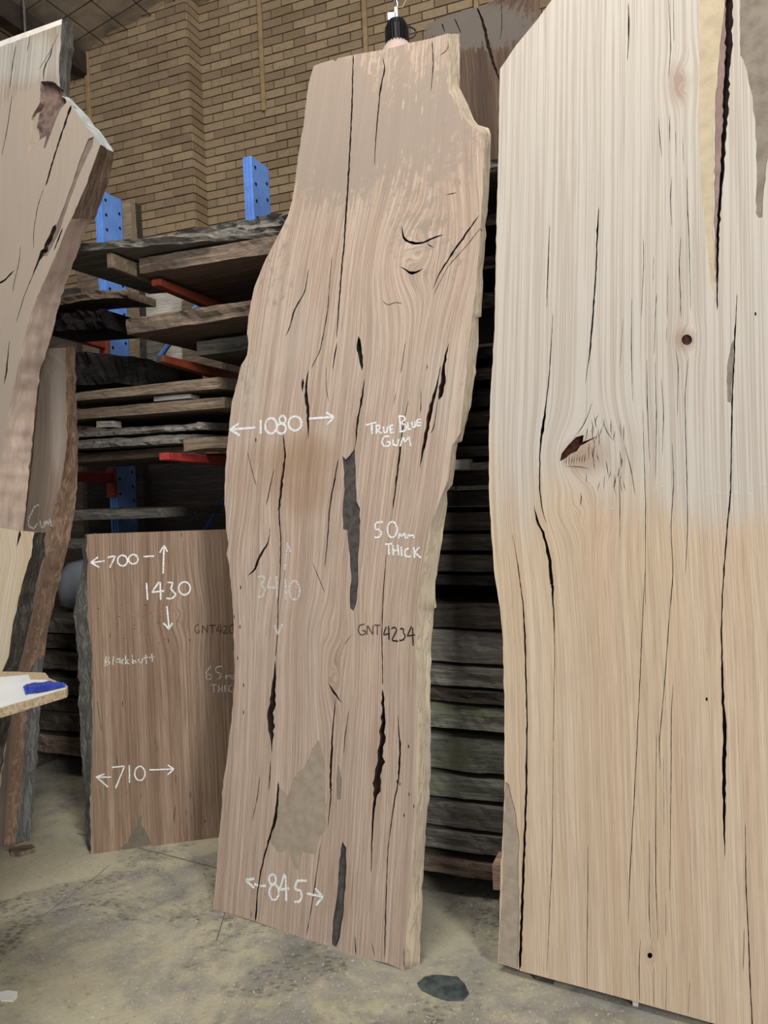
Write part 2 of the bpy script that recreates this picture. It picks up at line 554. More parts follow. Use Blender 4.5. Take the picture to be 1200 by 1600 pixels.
PL, PR = -8.0, 6.0
wall = mesh_obj('wall_back', [WF @ Vector(v) for v in (
    (PL, QW - REC + 0.012, 0), (pc - 0.012, QW - REC + 0.012, 0), (pc - 0.012, QW + 0.012, 0), (PR, QW + 0.012, 0),
    (PL, QW - REC + 0.012, 12), (pc - 0.012, QW - REC + 0.012, 12), (pc - 0.012, QW + 0.012, 12), (PR, QW + 0.012, 12))],
    [(0, 1, 5, 4), (1, 2, 6, 5), (2, 3, 7, 6)], M['mortar'])
tag(wall, kind='structure')
CO, ST = 0.086, 0.24
bricks = []
for r in range(int(10.5 / CO)):
    z = r * CO
    for side in (0, 1):
        lo, hi = (PL, pc) if side == 0 else (pc, PR)
        q = QW - REC if side == 0 else QW
        x = hi if side == 0 else lo
        sgn = -1 if side == 0 else 1
        first = True
        while (x > lo + 0.02) if side == 0 else (x < hi - 0.02):
            L = (ST / 2 if r % 2 else ST) if first else ST
            first = False
            x2 = x + sgn * L
            a, b = min(x, x2), max(x, x2)
            if z < roof_z((a + b) / 2) + 0.2:
                bricks.append((a, b - 0.011, q, z, 'f'))
            x = x2
    bricks.append((pc, QW - REC + (0 if r % 2 else 0.0), 0, z, 'r'))
cand = []
rest = MB()
for i, (a, b, q, z, k) in enumerate(bricks):
    if k == 'r':
        rest.box(WF, pc - 0.012, pc + random.uniform(0, 0.002), QW - REC + 0.012, QW, z, z + CO - 0.011, 0.0015)
        continue
    c = WF @ Vector(((a + b) / 2, q, z + CO / 2))
    X, Y = project(c)
    inv = 112 < X < 720 and -6 < Y < 380 and not (462 + (100 - Y) * -0.1 < X and Y > 105) and not (X > 700) and (X > 170 or Y < 320) and z < roof_z((a + b) / 2) and not (X > 455 and Y > 100)
    if inv and b - a > 0.2:
        cand.append(((c - CAMP).length, i))
    else:
        rest.box(WF, a, b, q + random.uniform(-0.003, 0.002), q + 0.014, z, z + CO - 0.011, 0.0015)
cand.sort()
bmeshes = []
for k in range(4):
    t = MB()
    t.box(Matrix.Identity(4), 0, ST - 0.011, 0, 0.014, 0, CO - 0.011, 0.002)
    me = bpy.data.meshes.new('brick')
    me.from_pydata([tuple(v) for v in t.v], [], t.f)
    me.materials.append(M['brick'])
    bmeshes.append(me)
for n_, (d, i) in enumerate(cand):
    a, b, q, z, k = bricks[i]
    if n_ < 300:
        o = bpy.data.objects.new('brick', random.choice(bmeshes))
        C.objects.link(o)
        o.parent = wall
        o.matrix_world = WF @ Matrix.Translation((a, q + random.uniform(-0.004, 0.002), z))
    else:
        rest.box(WF, a, b, q + random.uniform(-0.003, 0.002), q + 0.014, z, z + CO - 0.011, 0.0015)
tag(rest.build('brickwork', M['brick'], wall), kind='stuff')
for nm, p in (('wall_left', PL + 0.6), ('wall_right', PR - 0.4)):
    tag(mesh_obj(nm, [WF @ Vector(v) for v in ((p, QW + 0.1, 0), (p, -3.2, 0), (p, -3.2, 13), (p, QW + 0.1, 13))], [(0, 1, 2, 3)], M['mortar']), kind='structure')
# conduits on the wall
for (x0, y0, x1, y1, wd, q) in ((401, -30, 413, 172, 0.045, QW), (564, -40, 575, 120, 0.045, QW), (131, 82, 141, 190, 0.05, QW - REC), (742, -30, 746, 60, 0.045, QW)):
    a = rk(x0, y0, q - 0.03)
    b = rk(x1, y1, q - 0.03)
    mp = (a[0] + b[0]) / 2
    MB().box(WF, mp - wd / 2, mp + wd / 2, q - 0.035, q + 0.001, b[1], a[1]).build('conduit', M['conduit'], wall, 0.008)

# roof: dusty foil over a wire grid, with a purlin
nq, npp = 23, 34
rv, rf = [], []
for i in range(npp + 1):
    for j in range(nq + 1):
        p = cl0[0] - 2.0 + i * 0.3
        q = QW + 0.1 - j * 0.45
        sag = 0.05 * abs(math.sin(p / 0.3 * math.pi * 0.5)) + 0.03 * noise.noise(Vector((p * 3, q * 3, 0)))
        rv.append(WF @ Vector((p, q, roof_z(p) - sag)))
for i in range(npp):
    for j in range(nq):
        a = i * (nq + 1) + j
        rf.append((a, a + 1, a + nq + 2, a + nq + 1))
roof = tag(mesh_obj('ceiling', rv, rf, M['foil'], smooth=True), kind='structure')
wm = MB()
for i in range(0, 30):
    p = cl0[0] - 1.5 + i * 0.3
    wm.tube([WF @ Vector((p, QW, roof_z(p) - 0.09)), WF @ Vector((p, 0, roof_z(p) - 0.09))], 0.006, 5, False)
for j in range(0, 24):
    q = QW - 0.15 - j * 0.3
    wm.tube([WF @ Vector((cl0[0] - 2, q, roof_z(cl0[0] - 2) - 0.09)), WF @ Vector((cl0[0] + 9, q, roof_z(cl0[0] + 9) - 0.09))], 0.006, 5, False)
wire = wm.build('wire_mesh', M['beam'], roof)
wire['kind'] = 'stuff'
pz, pq = min(((rk(26, 36, q_)[0], q_) for q_ in np.linspace(2.5, 6.5, 161)), key=lambda t: abs(rk(26, 36, t[1])[1] - roof_z(t[0]) + 0.24))
MB().box(WF, pz - 0.07, pz + 0.07, 0.0, QW - REC - 0.05, roof_z(pz) - 0.32, roof_z(pz) - 0.10).build('trim_1', M['beam'], None)['kind'] = 'structure'
d0 = rk(40, 60, 5.6)
MB().tube([WF @ Vector((d0[0], 5.6, d0[1] - 1.2)), WF @ Vector((d0[0], 5.6, roof_z(d0[0]) - 0.05))], 0.012, 8).build('drop_rod', M['steel'], roof)


# ------------------------------------------------------------------ slab builder
def pip(poly, pts):
    poly = np.asarray(poly)
    x, y = pts[:, 0], pts[:, 1]
    ins = np.zeros(len(pts), bool)
    j = len(poly) - 1
    for i in range(len(poly)):
        xi, yi = poly[i]
        xj, yj = poly[j]
        if yi != yj:
            ins ^= ((yi > y) != (yj > y)) & (x < (xj - xi) * (y - yi) / (yj - yi) + xi)
        j = i
    return ins


def polyarea(p):
    p = np.asarray(p)
    return 0.5 * np.sum(p[:, 0] * np.roll(p[:, 1], -1) - np.roll(p[:, 0], -1) * p[:, 1])


def ribbon(pts, step, jit, rng):
    """(u, v, width) polyline -> closed lens polygon with slightly ragged sides"""
    P = np.array(pts, float)
    seg = np.hypot(*(np.diff(P[:, :2], axis=0).T))
    t = np.concatenate([[0], np.cumsum(seg)])
    n = max(3, int(t[-1] / step) + 1)
    tt = np.linspace(0, t[-1], n)
    Q = np.stack([np.interp(tt, t, P[:, k]) for k in range(3)], 1)
    # soften corners
    for _ in range(2):
        Q[1:-1, :2] = 0.25 * Q[:-2, :2] + 0.5 * Q[1:-1, :2] + 0.25 * Q[2:, :2]
    d = np.gradient(Q[:, :2], axis=0)
    d /= np.maximum(np.hypot(d[:, 0], d[:, 1])[:, None], 1e-9)
    nn = np.stack([-d[:, 1], d[:, 0]], 1)
    wj = Q[:, 2:3] * 0.5 * (1 + jit * (rng.random((n, 1)) - 0.5))
    wk = Q[:, 2:3] * 0.5 * (1 + jit * (rng.random((n, 1)) - 0.5))
    Q[1:-1, :2] += nn[1:-1] * Q[1:-1, 2:3] * jit * 0.4 * (rng.random((n - 2, 1)) - 0.5)
    L = Q[:, :2] + nn * wj
    R = Q[:, :2] - nn * wk
    return np.concatenate([R[:1] * 0.5 + L[:1] * 0.5, R[1:-1], R[-1:] * 0.5 + L[-1:] * 0.5, L[1:-1][::-1]])


def pair(front, back, ys, t):
    f = np.array(sorted(front, key=lambda p: p[1]), float)
    b = np.array(sorted(back, key=lambda p: p[1]), float)
    return [(float(np.interp(y, f[:, 1], f[:, 0])), float(y), float(np.interp(y, b[:, 1], b[:, 0])), float(y), t) for y in ys]


def slab(name, label, plane, outline, th, face, sidemats, cracks=(), patches=(), knots=(), blobs=(), grid=0.014, seed=1, group=None, edge=(None, None), rough=0.004, cat='slab', edge_names=None, crack_depth=0.022, clampv=None, cutmat='cut', bevel_n=5, gleft=None, gright=None):
    """outline: (fx, fy[, bx, by, tag]) pixels, run round the face; blobs: (cx, cy, rx, ry, amount, channel) in pixels"""
    rng = np.random.default_rng(seed)
    F, Bk, T = [], [], []
    for e in outline:
        F.append(plane.uv(e[0], e[1]))
        Bk.append(plane.uv(e[2], e[3], th) if len(e) > 3 and e[2] is not None else None)
        T.append(e[4] if len(e) > 4 else 'cut')
    F = np.array(F)
    if clampv is not None:
        F[:, 1] = np.maximum(F[:, 1], clampv)
    if polyarea(F) < 0:
        F = F[::-1]
        Bk = Bk[::-1]
        T = T[::-1]
        T = T[1:] + T[:1]
    cen = F.mean(0)
    Bf = np.array([b if b is not None else F[i] + (cen - F[i]) * 0.004 for i, b in enumerate(Bk)])
    if clampv is not None:
        Bf[:, 1] = np.maximum(Bf[:, 1], clampv)
    # densify the outline
    of, ob, ot = [], [], []
    n = len(F)
    for i in range(n):
        j = (i + 1) % n
        L = np.hypot(*(F[j] - F[i]))
        m = max(1, int(L / 0.022))
        tg = T[i]
        for k in range(m):
            f = k / m
            p = F[i] * (1 - f) + F[j] * f
            q = Bf[i] * (1 - f) + Bf[j] * f
            if tg != 'cut' and k:
                jt = rough * (noise.noise(Vector((p[0] * 25, p[1] * 25, seed))) + 0.5 * noise.noise(Vector((p[0] * 80, p[1] * 80, seed))))
                dirn = p - cen
                p = p + np.array([np.sign(dirn[0]) * jt, 0])
                q = q + np.array([np.sign(dirn[0]) * jt * 1.6, 0])
            of.append(p)
            ob.append(q)
            ot.append(tg)
    of = np.array(of)
    ob = np.array(ob)
    # regions cut into the face
    polys = []
    px2m = lambda c: [plane.uv(p[0], p[1]) + (p[2] * plane_scale(plane, p[0], p[1]),) for p in c]
    for kind, pts in cracks:
        pts = [tuple(p) if len(p) > 2 else tuple(p) + (1.5,) for p in pts]
        m = [list(x) for x in px2m(pts)]
        for x in m:
            x[2] *= 0.62 + 0.3 * min(1, x[2] / 0.018)
        r = ribbon(m, 0.016, 0.7, rng)
        if polyarea(r) < 0: r = r[::-1]
        polys.append((kind, r, crack_depth))
    for kind, pts, dep in patches:
        r = np.array([plane.uv(p[0], p[1]) for p in pts])
        # rough up the outline of the patch a little
        rr = []
        for i in range(len(r)):
            a, b = r[i], r[(i + 1) % len(r)]
            m = max(1, int(np.hypot(*(b - a)) / 0.02))
            for k in range(m):
                rr.append(a + (b - a) * k / m + (rng.random(2) - 0.5) * (0.004 if k else 0))
        r = np.array(rr)
        if polyarea(r) < 0: r = r[::-1]
        polys.append((kind, r, dep))
    lo, hi = of.min(0), of.max(0)
    gx = np.arange(lo[0], hi[0], grid)
    gy = np.arange(lo[1], hi[1], grid * 1.4)
    G = np.stack(np.meshgrid(gx, gy), -1).reshape(-1, 2)
    G += (rng.random(G.shape) - 0.5) * grid * 0.7
    G = G[pip(of, G)]
    V = [Vector((float(p[0]), float(p[1]))) for p in of]
    faces = [list(range(len(of)))]
    for k, r, dp in polys:
        b0 = len(V)
        V += [Vector((float(p[0]), float(p[1]))) for p in r]
        faces.append(list(range(b0, b0 + len(r))))
    V += [Vector((float(p[0]), float(p[1]))) for p in G]
    vo, eo, fo, ov, oe, off = delaunay_2d_cdt(V, [], faces, 1, 1e-6, True)
    VO = np.array([(v.x, v.y) for v in vo])
    # which region every triangle belongs to (last listed wins; cracks first)
    reg = []
    for i, ids in enumerate(off):
        if 0 not in ids:
            reg.append(-1)
            continue
        rest_ = [k for k in ids if k > 0]
        cr = [k for k in rest_ if k - 1 < len(cracks)]
        reg.append((cr or rest_ or [0])[0])
    # grain field
    vs = np.linspace(lo[1], hi[1], 120)
    Lx, Rx = [], []
    for v in vs:
        xs = []
        for i in range(len(of)):
            a, b = of[i], of[(i + 1) % len(of)]
            if (a[1] <= v) != (b[1] <= v):
                xs.append(a[0] + (b[0] - a[0]) * (v - a[1]) / (b[1] - a[1]))
        Lx.append(min(xs) if xs else (Lx[-1] if Lx else lo[0]))
        Rx.append(max(xs) if xs else (Rx[-1] if Rx else hi[0]))
    if gleft is not None:
        gl = sorted(((plane.uv(*p)[1], plane.uv(*p)[0]) for p in gleft))
        Lx = list(np.interp(vs, [p[0] for p in gl], [p[1] for p in gl]))
    if gright is not None:
        gl = sorted(((plane.uv(*p)[1], plane.uv(*p)[0]) for p in gright))
        Rx = list(np.interp(vs, [p[0] for p in gl], [p[1] for p in gl]))
    ker = np.ones(15) / 15
    sm = lambda a: np.convolve(np.pad(a, 7, 'edge'), ker, 'valid')
    Lx, Rx = sm(np.array(Lx)), sm(np.array(Rx))
    le = edge[0] if edge[0] is not None else 1.0
    re = edge[1] if edge[1] is not None else 1.0
    W0 = float(np.mean(Rx - Lx))
    kn = []
    for kx, ky, ru, rv_, A, Cc in knots:
        u0, v0 = plane.uv(kx, ky)
        sc = plane_scale(plane, kx, ky)
        kn.append((u0, v0, ru * sc, rv_ * sc, A, Cc))

    def grain(P):
        u, v = P[:, 0], P[:, 1]
        l, r = np.interp(v, vs, Lx), np.interp(v, vs, Rx)
        l = l * le + lo[0] * (1 - le)
        r = r * re + hi[0] * (1 - re)
        s = (u - l) / (r - l) * W0
        for u0, v0, ru, rv_, A, Cc in kn:
            du, dv = u - u0, v - v0
            rr = np.sqrt((du / ru) ** 2 + (dv / rv_) ** 2)
            gsn = np.exp(-rr ** 2 * 0.5)
            s = s - A * du * gsn
            s = s + Cc * np.exp(-(rr * 1.3) ** 2) * rr
        return np.stack([s, v, np.zeros_like(s)], 1)

    mw = plane.M

    def pxs(P):
        h = np.array([[*p] for p in P])
        Wp = np.outer(h[:, 0], plane.U) + np.outer(h[:, 1], plane.V) + np.array(plane.P)
        R = np.array(CMI)
        c = Wp @ R[:3, :3].T + R[:3, 3]
        return 600 + FPX * c[:, 0] / -c[:, 2], 800 - FPX * c[:, 1] / -c[:, 2]

    def masks(P):
        X, Y = pxs(P)
        m = np.zeros((len(P), 4))
        m[:, 3] = 1
        for cx, cy, rx, ry, am, ch in blobs:
            rr = np.sqrt(((X - cx) / rx) ** 2 + ((Y - cy) / ry) ** 2)
            m[:, ch] += am * np.clip(1.5 - rr, 0, 1)
        return np.clip(m, 0, 1)

    G3 = grain(VO)
    MK = masks(VO)
    # split triangles into the face mesh and child meshes
    child_kinds = {}
    slots = [face]
    slot_of = {}
    verts, vattr_g, vattr_m, fcs, mi = [], [], [], [], []
    vid = {}

    def vert(i, key, depth):
        k = (i, key)
        if k not in vid:
            vid[k] = len(verts)
            verts.append((VO[i, 0], depth, VO[i, 1]))
            vattr_g.append(G3[i])
            vattr_m.append(MK[i])
        return vid[k]

    etri = {}
    for t, f in enumerate(fo):
        if reg[t] < 0: continue
        for a, b in ((f[0], f[1]), (f[1], f[2]), (f[2], f[0])):
            etri.setdefault((min(a, b), max(a, b)), []).append(t)

    def depth(r):
        return 0.0 if r == 0 else polys[r - 1][2]

    for t, f in enumerate(fo):
        r = reg[t]
        if r < 0: continue
        kind = None if r == 0 else polys[r - 1][0]
        if kind is not None and kind not in slot_of:
            slot_of[kind] = len(slots)
            slots.append(M[kind])
        dp = depth(r)
        # local frame (u, back, v): face looks to -back
        fcs.append((vert(f[0], r if dp else 0, dp), vert(f[1], r if dp else 0, dp), vert(f[2], r if dp else 0, dp)))
        mi.append(0 if kind is None else slot_of[kind])
    for (a, b), ts in etri.items():
        if len(ts) != 2: continue
        d1, d2 = depth(reg[ts[0]]), depth(reg[ts[1]])
        if d1 == d2: continue
        r1, r2 = (reg[ts[0]] if d1 else 0), (reg[ts[1]] if d2 else 0)
        deep = reg[ts[0]] if d1 > d2 else reg[ts[1]]
        fcs.append((vert(a, r1, d1), vert(b, r1, d1), vert(b, r2, d2), vert(a, r2, d2)))
        mi.append(slot_of[polys[deep - 1][0]])
    # back
    b0 = len(verts)
    for p in ob:
        verts.append((p[0], th, p[1]))
        vattr_g.append((p[0], p[1], 0))
        vattr_m.append((0, 0, 0, 1))
    fcs.append(tuple(range(b0, b0 + len(ob)))[::-1])
    mi.append(0)
    main = mesh_obj(name, verts, fcs, slots, mi=mi, attrs={'grain': ('FLOAT_VECTOR', vattr_g), 'mask': ('FLOAT_COLOR', vattr_m)}, M=plane.M)
    tag(main, label, cat, group, 'thing')
    # sides, one child for every run of edge of the same kind
    N = len(of)
    start = next((i for i in range(N) if ot[i] != ot[i - 1]), 0)
    runs = []
    for j in range(N):
        i = (start + j) % N
        if not runs or runs[-1][0] != ot[i]: runs.append((ot[i], []))
        runs[-1][1].append(i)
    for tg, idx in runs:
        sv, sg, sf = [], [], []
        nr = bevel_n if tg != 'cut' else 1
        loc = {}

        def ringv(i):
            if i in loc: return loc[i]
            base = len(sv)
            d = ob[i] - of[i]
            prev, nxt = of[(i - 1) % N], of[(i + 1) % N]
            tn = nxt - prev
            tn = tn / max(np.hypot(*tn), 1e-9)
            no = np.array([tn[1], -tn[0]])
            for k in range(nr + 1):
                f = k / nr
                p = of[i] + d * f
                amp = (rough * 1.8 if tg != 'cut' else 0) * math.sin(math.pi * f)
                jj = noise.noise(Vector((p[0] * 30 + f * 3, p[1] * 30, seed * 3.1 + f * 2)))
                p = p + no * amp * jj
                sv.append((p[0], th * f, p[1]))
                sg.append((f * th + p[0] * 0.3, p[1], p[0] * 0.2))
            loc[i] = base
            return base

        for i in idx:
            a, b = ringv(i), ringv((i + 1) % N)
            for k in range(nr):
                sf.append((a + k, b + k, b + k + 1, a + k + 1)[::-1])
        nm = {'cut': 'sawn_edge'}.get(tg, 'live_edge')
        if tg in (edge_names or {}): nm = edge_names[tg]
        sm_ = sidemats.get(tg, cutmat)
        sm_ = sm_ if isinstance(sm_, tuple) else (sm_,)
        smi = [0] * len(sf) if len(sm_) == 1 else [int(q % nr >= sm_[2] and sv[sf[q][0]][2] < sm_[3] + 0.08 * math.sin(q * 0.7)) for q in range(len(sf))]
        o = mesh_obj(nm, sv, sf, [M[x] for x in sm_[:2]], mi=smi, attrs={'grain': ('FLOAT_VECTOR', sg)}, smooth=tg != 'cut')
        o.parent = main
    return main


def plane_scale(pl, px, py):
    a = pl.uv(px, py)
    b = pl.uv(px + 1, py)
    return math.hypot(a[0] - b[0], a[1] - b[1])


def strokes(parent, plane, name, mat, paths, wpx, seed=0, proud=0.0012):
    """written strokes: pixel polylines laid on the face as thin ribbons"""
    rng = np.random.default_rng(seed + 11)
    v, f = [], []
    for pts in paths:
        m = []
        for p in pts:
            u = plane.uv(p[0], p[1])
            m.append((u[0], u[1], wpx * plane_scale(plane, p[0], p[1])))
        P = np.array(m)
        seg = np.hypot(*(np.diff(P[:, :2], axis=0).T))
        t = np.concatenate([[0], np.cumsum(seg)])
        n = max(2, int(t[-1] / 0.006) + 1)
        tt = np.linspace(0, t[-1], n)
        Q = np.stack([np.interp(tt, t, P[:, k]) for k in range(3)], 1)
        if n > 3 and len(pts) > 4:
            Q[1:-1, :2] = 0.25 * Q[:-2, :2] + 0.5 * Q[1:-1, :2] + 0.25 * Q[2:, :2]
        d = np.gradient(Q[:, :2], axis=0)
        d /= np.maximum(np.hypot(d[:, 0], d[:, 1])[:, None], 1e-9)
        nn = np.stack([-d[:, 1], d[:, 0]], 1)
        b = len(v)
        for i in range(n):
            for sgn in (1, -1):
                q = Q[i, :2] + nn[i] * sgn * Q[i, 2] * 0.5 * (0.8 + 0.4 * rng.random())
                v.append((q[0], -proud - 0.00005 * (len(f) % 7), q[1]))
        for i in range(n - 1):
            f.append((b + 2 * i, b + 2 * i + 1, b + 2 * i + 3, b + 2 * i + 2))
    o = mesh_obj(name, v, f, mat)
    o.parent = parent
    return o


def ell(cx, cy, rx, ry, n=14, a0=-90):
    return [(cx + rx * math.cos(math.radians(a0 + 360 * i / n)), cy + ry * math.sin(math.radians(a0 + 360 * i / n))) for i in range(n + 1)]


def poly_ell(cx, cy, rx, ry, n=14):
    return ell(cx, cy, rx, ry, n)[:-1]

# ------------------------------------------------------------------ the middle slab
PC = plane_from_foot((333, 1420), (632, 1517), 10.5)
c1 = lambda pts: crop(500, 0, 3, pts)
c3 = lambda pts: crop(330, 300, 2.667, pts)
c4 = lambda pts: crop(330, 750, 2.667, pts)
c2 = lambda pts: crop(300, 1200, 2, pts)
left = [(333, 1420), (340, 1340), (345, 1280), (349, 1219), (354, 1192), (358, 1150), (362, 1125), (366, 1070), (366, 1012), (363, 937), (358, 881), (354, 866), (357, 850), (353, 825), (351, 769), (349, 787)]
left = left[:-1] + [(352, 731), (356, 690), (359, 656), (362, 630), (371, 596), (377, 570), (386, 555), (388, 536), (386, 521), (388, 495), (397, 450), (412, 412), (435, 367), (450, 337), (457, 312), (467, 237), (475, 190), (482, 132), (490, 103)]
top = [(500, 99), (520, 93), (524, 96), (528, 91), (555, 85), (597, 78), (640, 67), (673, 60)]
fr = [(700, 52), (701, 143), (713, 160), (726, 186), (740, 200), (755, 207), (757, 225), (754, 300), (751, 345), (747, 412), (739, 487), (731, 544), (727, 600), (724, 626), (720, 675), (706, 697), (700, 750), (688, 780), (675, 814), (664, 862), (656, 919), (652, 960), (649, 1012), (652, 1076), (654, 1125), (656, 1181), (652, 1250), (647, 1325), (640, 1400), (634, 1480), (632, 1517)]
bk = [(718, 52), (718, 137), (731, 163), (740, 186), (747, 195), (763, 200), (767, 210), (766, 260), (762, 330), (758, 352), (760, 367), (754, 431), (752, 495), (748, 496), (747, 544), (741, 592), (737, 626), (725, 675), (722, 688), (721, 690), (715, 692), (707, 757), (701, 765), (698, 768), (699, 787), (692, 832), (686, 874), (680, 919), (682, 949), (678, 951), (673, 1012), (672, 1087), (673, 1144), (673, 1192), (671, 1250), (667, 1275), (662, 1350), (659, 1425), (656, 1500), (655, 1517)]
ysr = sorted(set([p[1] for p in fr] + [p[1] for p in bk]))
right = pair(fr, bk, ysr, 'sap')
bottom = [(605, 1505), (575, 1500), (556, 1494), (520, 1484), (485, 1472), (450, 1460), (405, 1442), (390, 1437), (360, 1428)]
outline = [(p[0], p[1], None, None, 'wane') for p in left] + [(p[0], p[1]) for p in top] + right + [(p[0], p[1]) for p in bottom]
K = 'crack'
R_ = 'crack_red'
cr = [
    (K, c1([(156, 250, 2), (150, 500, 2.6), (135, 800, 3), (122, 1000, 3), (110, 1190, 3)]) + c3([(548, 262, 3), (530, 500, 2.6), (522, 615, 1.5)])),
    (K, c3([(526, 620, 1.5), (515, 680, 3), (505, 745, 1)])),
    (K, c1([(295, 268, 1.2), (305, 330, 2.5), (285, 400, 3), (275, 500, 2.2), (262, 640, 2), (255, 780, 1)])),
    (K, c1([(525, 190, 1.5), (532, 300, 2), (520, 430, 1)])),
    (K, c1([(601, 172, 1.5), (603, 236, 1.5), (575, 250, 2), (560, 262, 1)])),
    (K, c3([(407, 315, 1), (390, 420, 2.6), (345, 490, 3), (330, 560, 2.5), (308, 605, 1)])),
    (K, c3([(503, 260, 1), (485, 500, 2), (455, 660, 2), (415, 740, 1.5)])),
    (K, c3([(382, 775, 3), (378, 805, 4.5), (380, 835, 2)])),
    (K, c3([(405, 742, 1.5), (394, 820, 4), (400, 890, 5.5), (406, 960, 4), (404, 1035, 1)])),
    (K, c3([(613, 600, 4), (616, 660, 9), (628, 710, 6), (628, 745, 2)])),
    (K, c3([(640, 775, 1.5), (628, 860, 4), (608, 960, 3.5), (603, 1050, 2), (592, 1085, 1)])),
    (K, c3([(530, 1110, 1.5), (510, 1220, 3), (495, 1300, 2.4)]) + c4([(492, 130, 2.5), (485, 250, 2.5), (472, 365, 1)])),
    (R_, c3([(298, 990, 1), (308, 1100, 3.5), (292, 1230, 4.5), (282, 1333, 3.5)]) + c4([(282, 130, 3), (290, 250, 2.5), (287, 400, 2), (280, 480, 2), (276, 640, 2), (268, 745, 1.5)])),
    (K, c4([(267, 748, 1.5), (261, 850, 6), (250, 980, 10), (249, 1050, 9), (253, 1090, 3), (252, 1140, 1.4)])),
    (K, c4([(248, 1160, 1.2), (244, 1240, 2.5), (240, 1300, 1)])),
    (K, c3([(992, 625, 1), (974, 690, 4), (968, 760, 8), (962, 830, 9), (948, 868, 3)])),
    (R_, c3([(958, 720, 1), (935, 830, 4), (915, 900, 8), (903, 980, 6), (885, 1060, 5), (868, 1155, 1)])),
    (K, c3([(945, 860, 1), (928, 990, 2), (912, 1010, 1.5)])),
    (K, c3([(902, 715, 3), (898, 745, 1)])),
    (R_, c3([(875, 815, 1), (872, 925, 2)])),
    (R_, c3([(770, 825, 1), (760, 895, 2)])),
    (K, c3([(1118, 95, 1.5), (1050, 190, 4), (1000, 262, 4), (950, 340, 2.5), (920, 410, 1)])),
    (K, c3([(1130, 140, 1), (1060, 230, 1.8), (985, 310, 1.4), (925, 432, 1)])),
    (K, c3([(794, 140, 1), (798, 190, 3), (825, 215, 4), (880, 213, 4), (930, 190, 3.4), (970, 178, 1.5)])),
    (K, c3([(895, 212, 1.5), (915, 226, 2), (930, 234, 1)])),
    (K, c3([(785, 310, 1), (815, 325, 3), (840, 345, 4.5), (885, 318, 1.5)])),
    (K, c3([(712, 450, 1), (738, 482, 1.8), (755, 456, 1.6), (800, 466, 1.4)])),
    (R_, c3([(822, 865, 1), (795, 1000, 2.6), (775, 1180, 3.6), (757, 1320, 2.6)]) + c4([(757, 125, 1)])),
    (R_, c4([(730, 300, 1), (715, 500, 2.2), (711, 650, 2.2), (715, 860, 2)])),
    (K, c4([(714, 870, 3), (718, 990, 7), (712, 1090, 9), (704, 1190, 11), (692, 1270, 11), (684, 1320, 8)]) + c2([(572, 90, 5), (563, 200, 3), (560, 330, 1.5)])),
    (K, c4([(778, 975, 1), (784, 1080, 3), (790, 1130, 4), (780, 1230, 4)]) + c2([(648, 20, 3), (632, 110, 2.4), (612, 250, 1.6), (604, 480, 2.4), (602, 600, 1.5)])),
    (K, c4([(488, 846, 1.5), (510, 885, 4.5), (545, 930, 1.5)])),
    (K, c4([(520, 900, 1), (506, 1040, 3), (499, 1200, 4), (496, 1300, 4)]) + c2([(436, 60, 3), (430, 130, 2), (424, 190, 1)])),
    (K, c4([(590, 640, 1), (565, 670, 1.5), (553, 690, 1)])),
    (K, c4([(575, 955, 1), (556, 1080, 2), (553, 1150, 1)])),
    (K, c2([(212, 25, 1), (205, 90, 1.6), (188, 165, 1)])),
    (K, c2([(270, 40, 3), (264, 150, 5), (240, 225, 3), (222, 290, 2.6), (206, 370, 3), (198, 482, 3)])),
    (K, c2([(402, 235, 1), (384, 370, 2), (358, 525, 1.5)])),
    (K, c2([(510, 520, 1), (511, 586, 2.5)])),
    (K, c2([(560, 540, 1), (575, 600, 2)])),
    (K, c2([(662, 560, 1.5), (662, 630, 2)])),
    (K, c2([(186, 440, 1), (184, 474, 3)])),
    (K, c3([(150, 1080, 1), (180, 1200, 1.2), (190, 1230, 1)])),
    (K, c3([(262, 1150, 1), (240, 1260, 2.2), (228, 1310, 1)])),
    (K, c4([(246, 190, 1), (240, 260, 2), (195, 330, 5), (185, 375, 3), (150, 400, 1.5)])),
    (K, c3([(185, 1022, 3), (186, 1045, 1.5)])),
    (K, c4([(420, 340, 1), (445, 400, 1.4), (474, 472, 1)])),
    (K, c3([(480, 720, 1), (478, 820, 1.4), (492, 880, 1)])),
    (K, c3([(810, 620, 1), (790, 760, 1.6)])),
    (K, c3([(980, 12, 1), (1000, 5, 2), (1022, 2, 1)])),
    (K, c1([(580, 915, 1), (620, 908, 2), (643, 902, 1)])),
    (K, c1([(525, 1030, 1), (518, 1070, 1.2)])),
]
for x, y in c4([(135, 855), (135, 968), (110, 742), (120, 612), (95, 570), (122, 448), (822, 1110), (825, 1310), (906, 1052)]) + c2([(662, 148), (650, 50), (693, 120), (698, 478), (640, 42)]):
    cr.append((K, [(x, y - 4, 1), (x + 0.5, y, 2.6), (x, y + 4, 1)]))
resin = c4([(548, -100), (560, -85), (575, -100), (598, -130), (602, 0), (606, 90), (620, 120), (618, 250), (612, 330), (612, 440), (603, 520), (592, 545), (580, 535), (578, 470), (584, 400), (576, 300), (568, 210), (550, 205), (548, 120), (556, 40), (552, -50)])
inclu = c2([(470, 230), (482, 250), (482, 330), (475, 440), (462, 530), (450, 560), (438, 552), (440, 480), (455, 380), (460, 290)])
grey1 = c2([(375, -60), (395, -88), (410, -40), (415, 60), (418, 190), (400, 215), (385, 270), (345, 262), (332, 318), (318, 312), (305, 268), (288, 258), (272, 268), (242, 232), (266, 150), (272, 60), (300, 90), (320, 30), (350, 0)])
grey2 = c4([(440, 1110), (462, 1135), (472, 1210), (470, 1290), (440, 1310), (400, 1270), (380, 1215), (415, 1200), (425, 1150)])
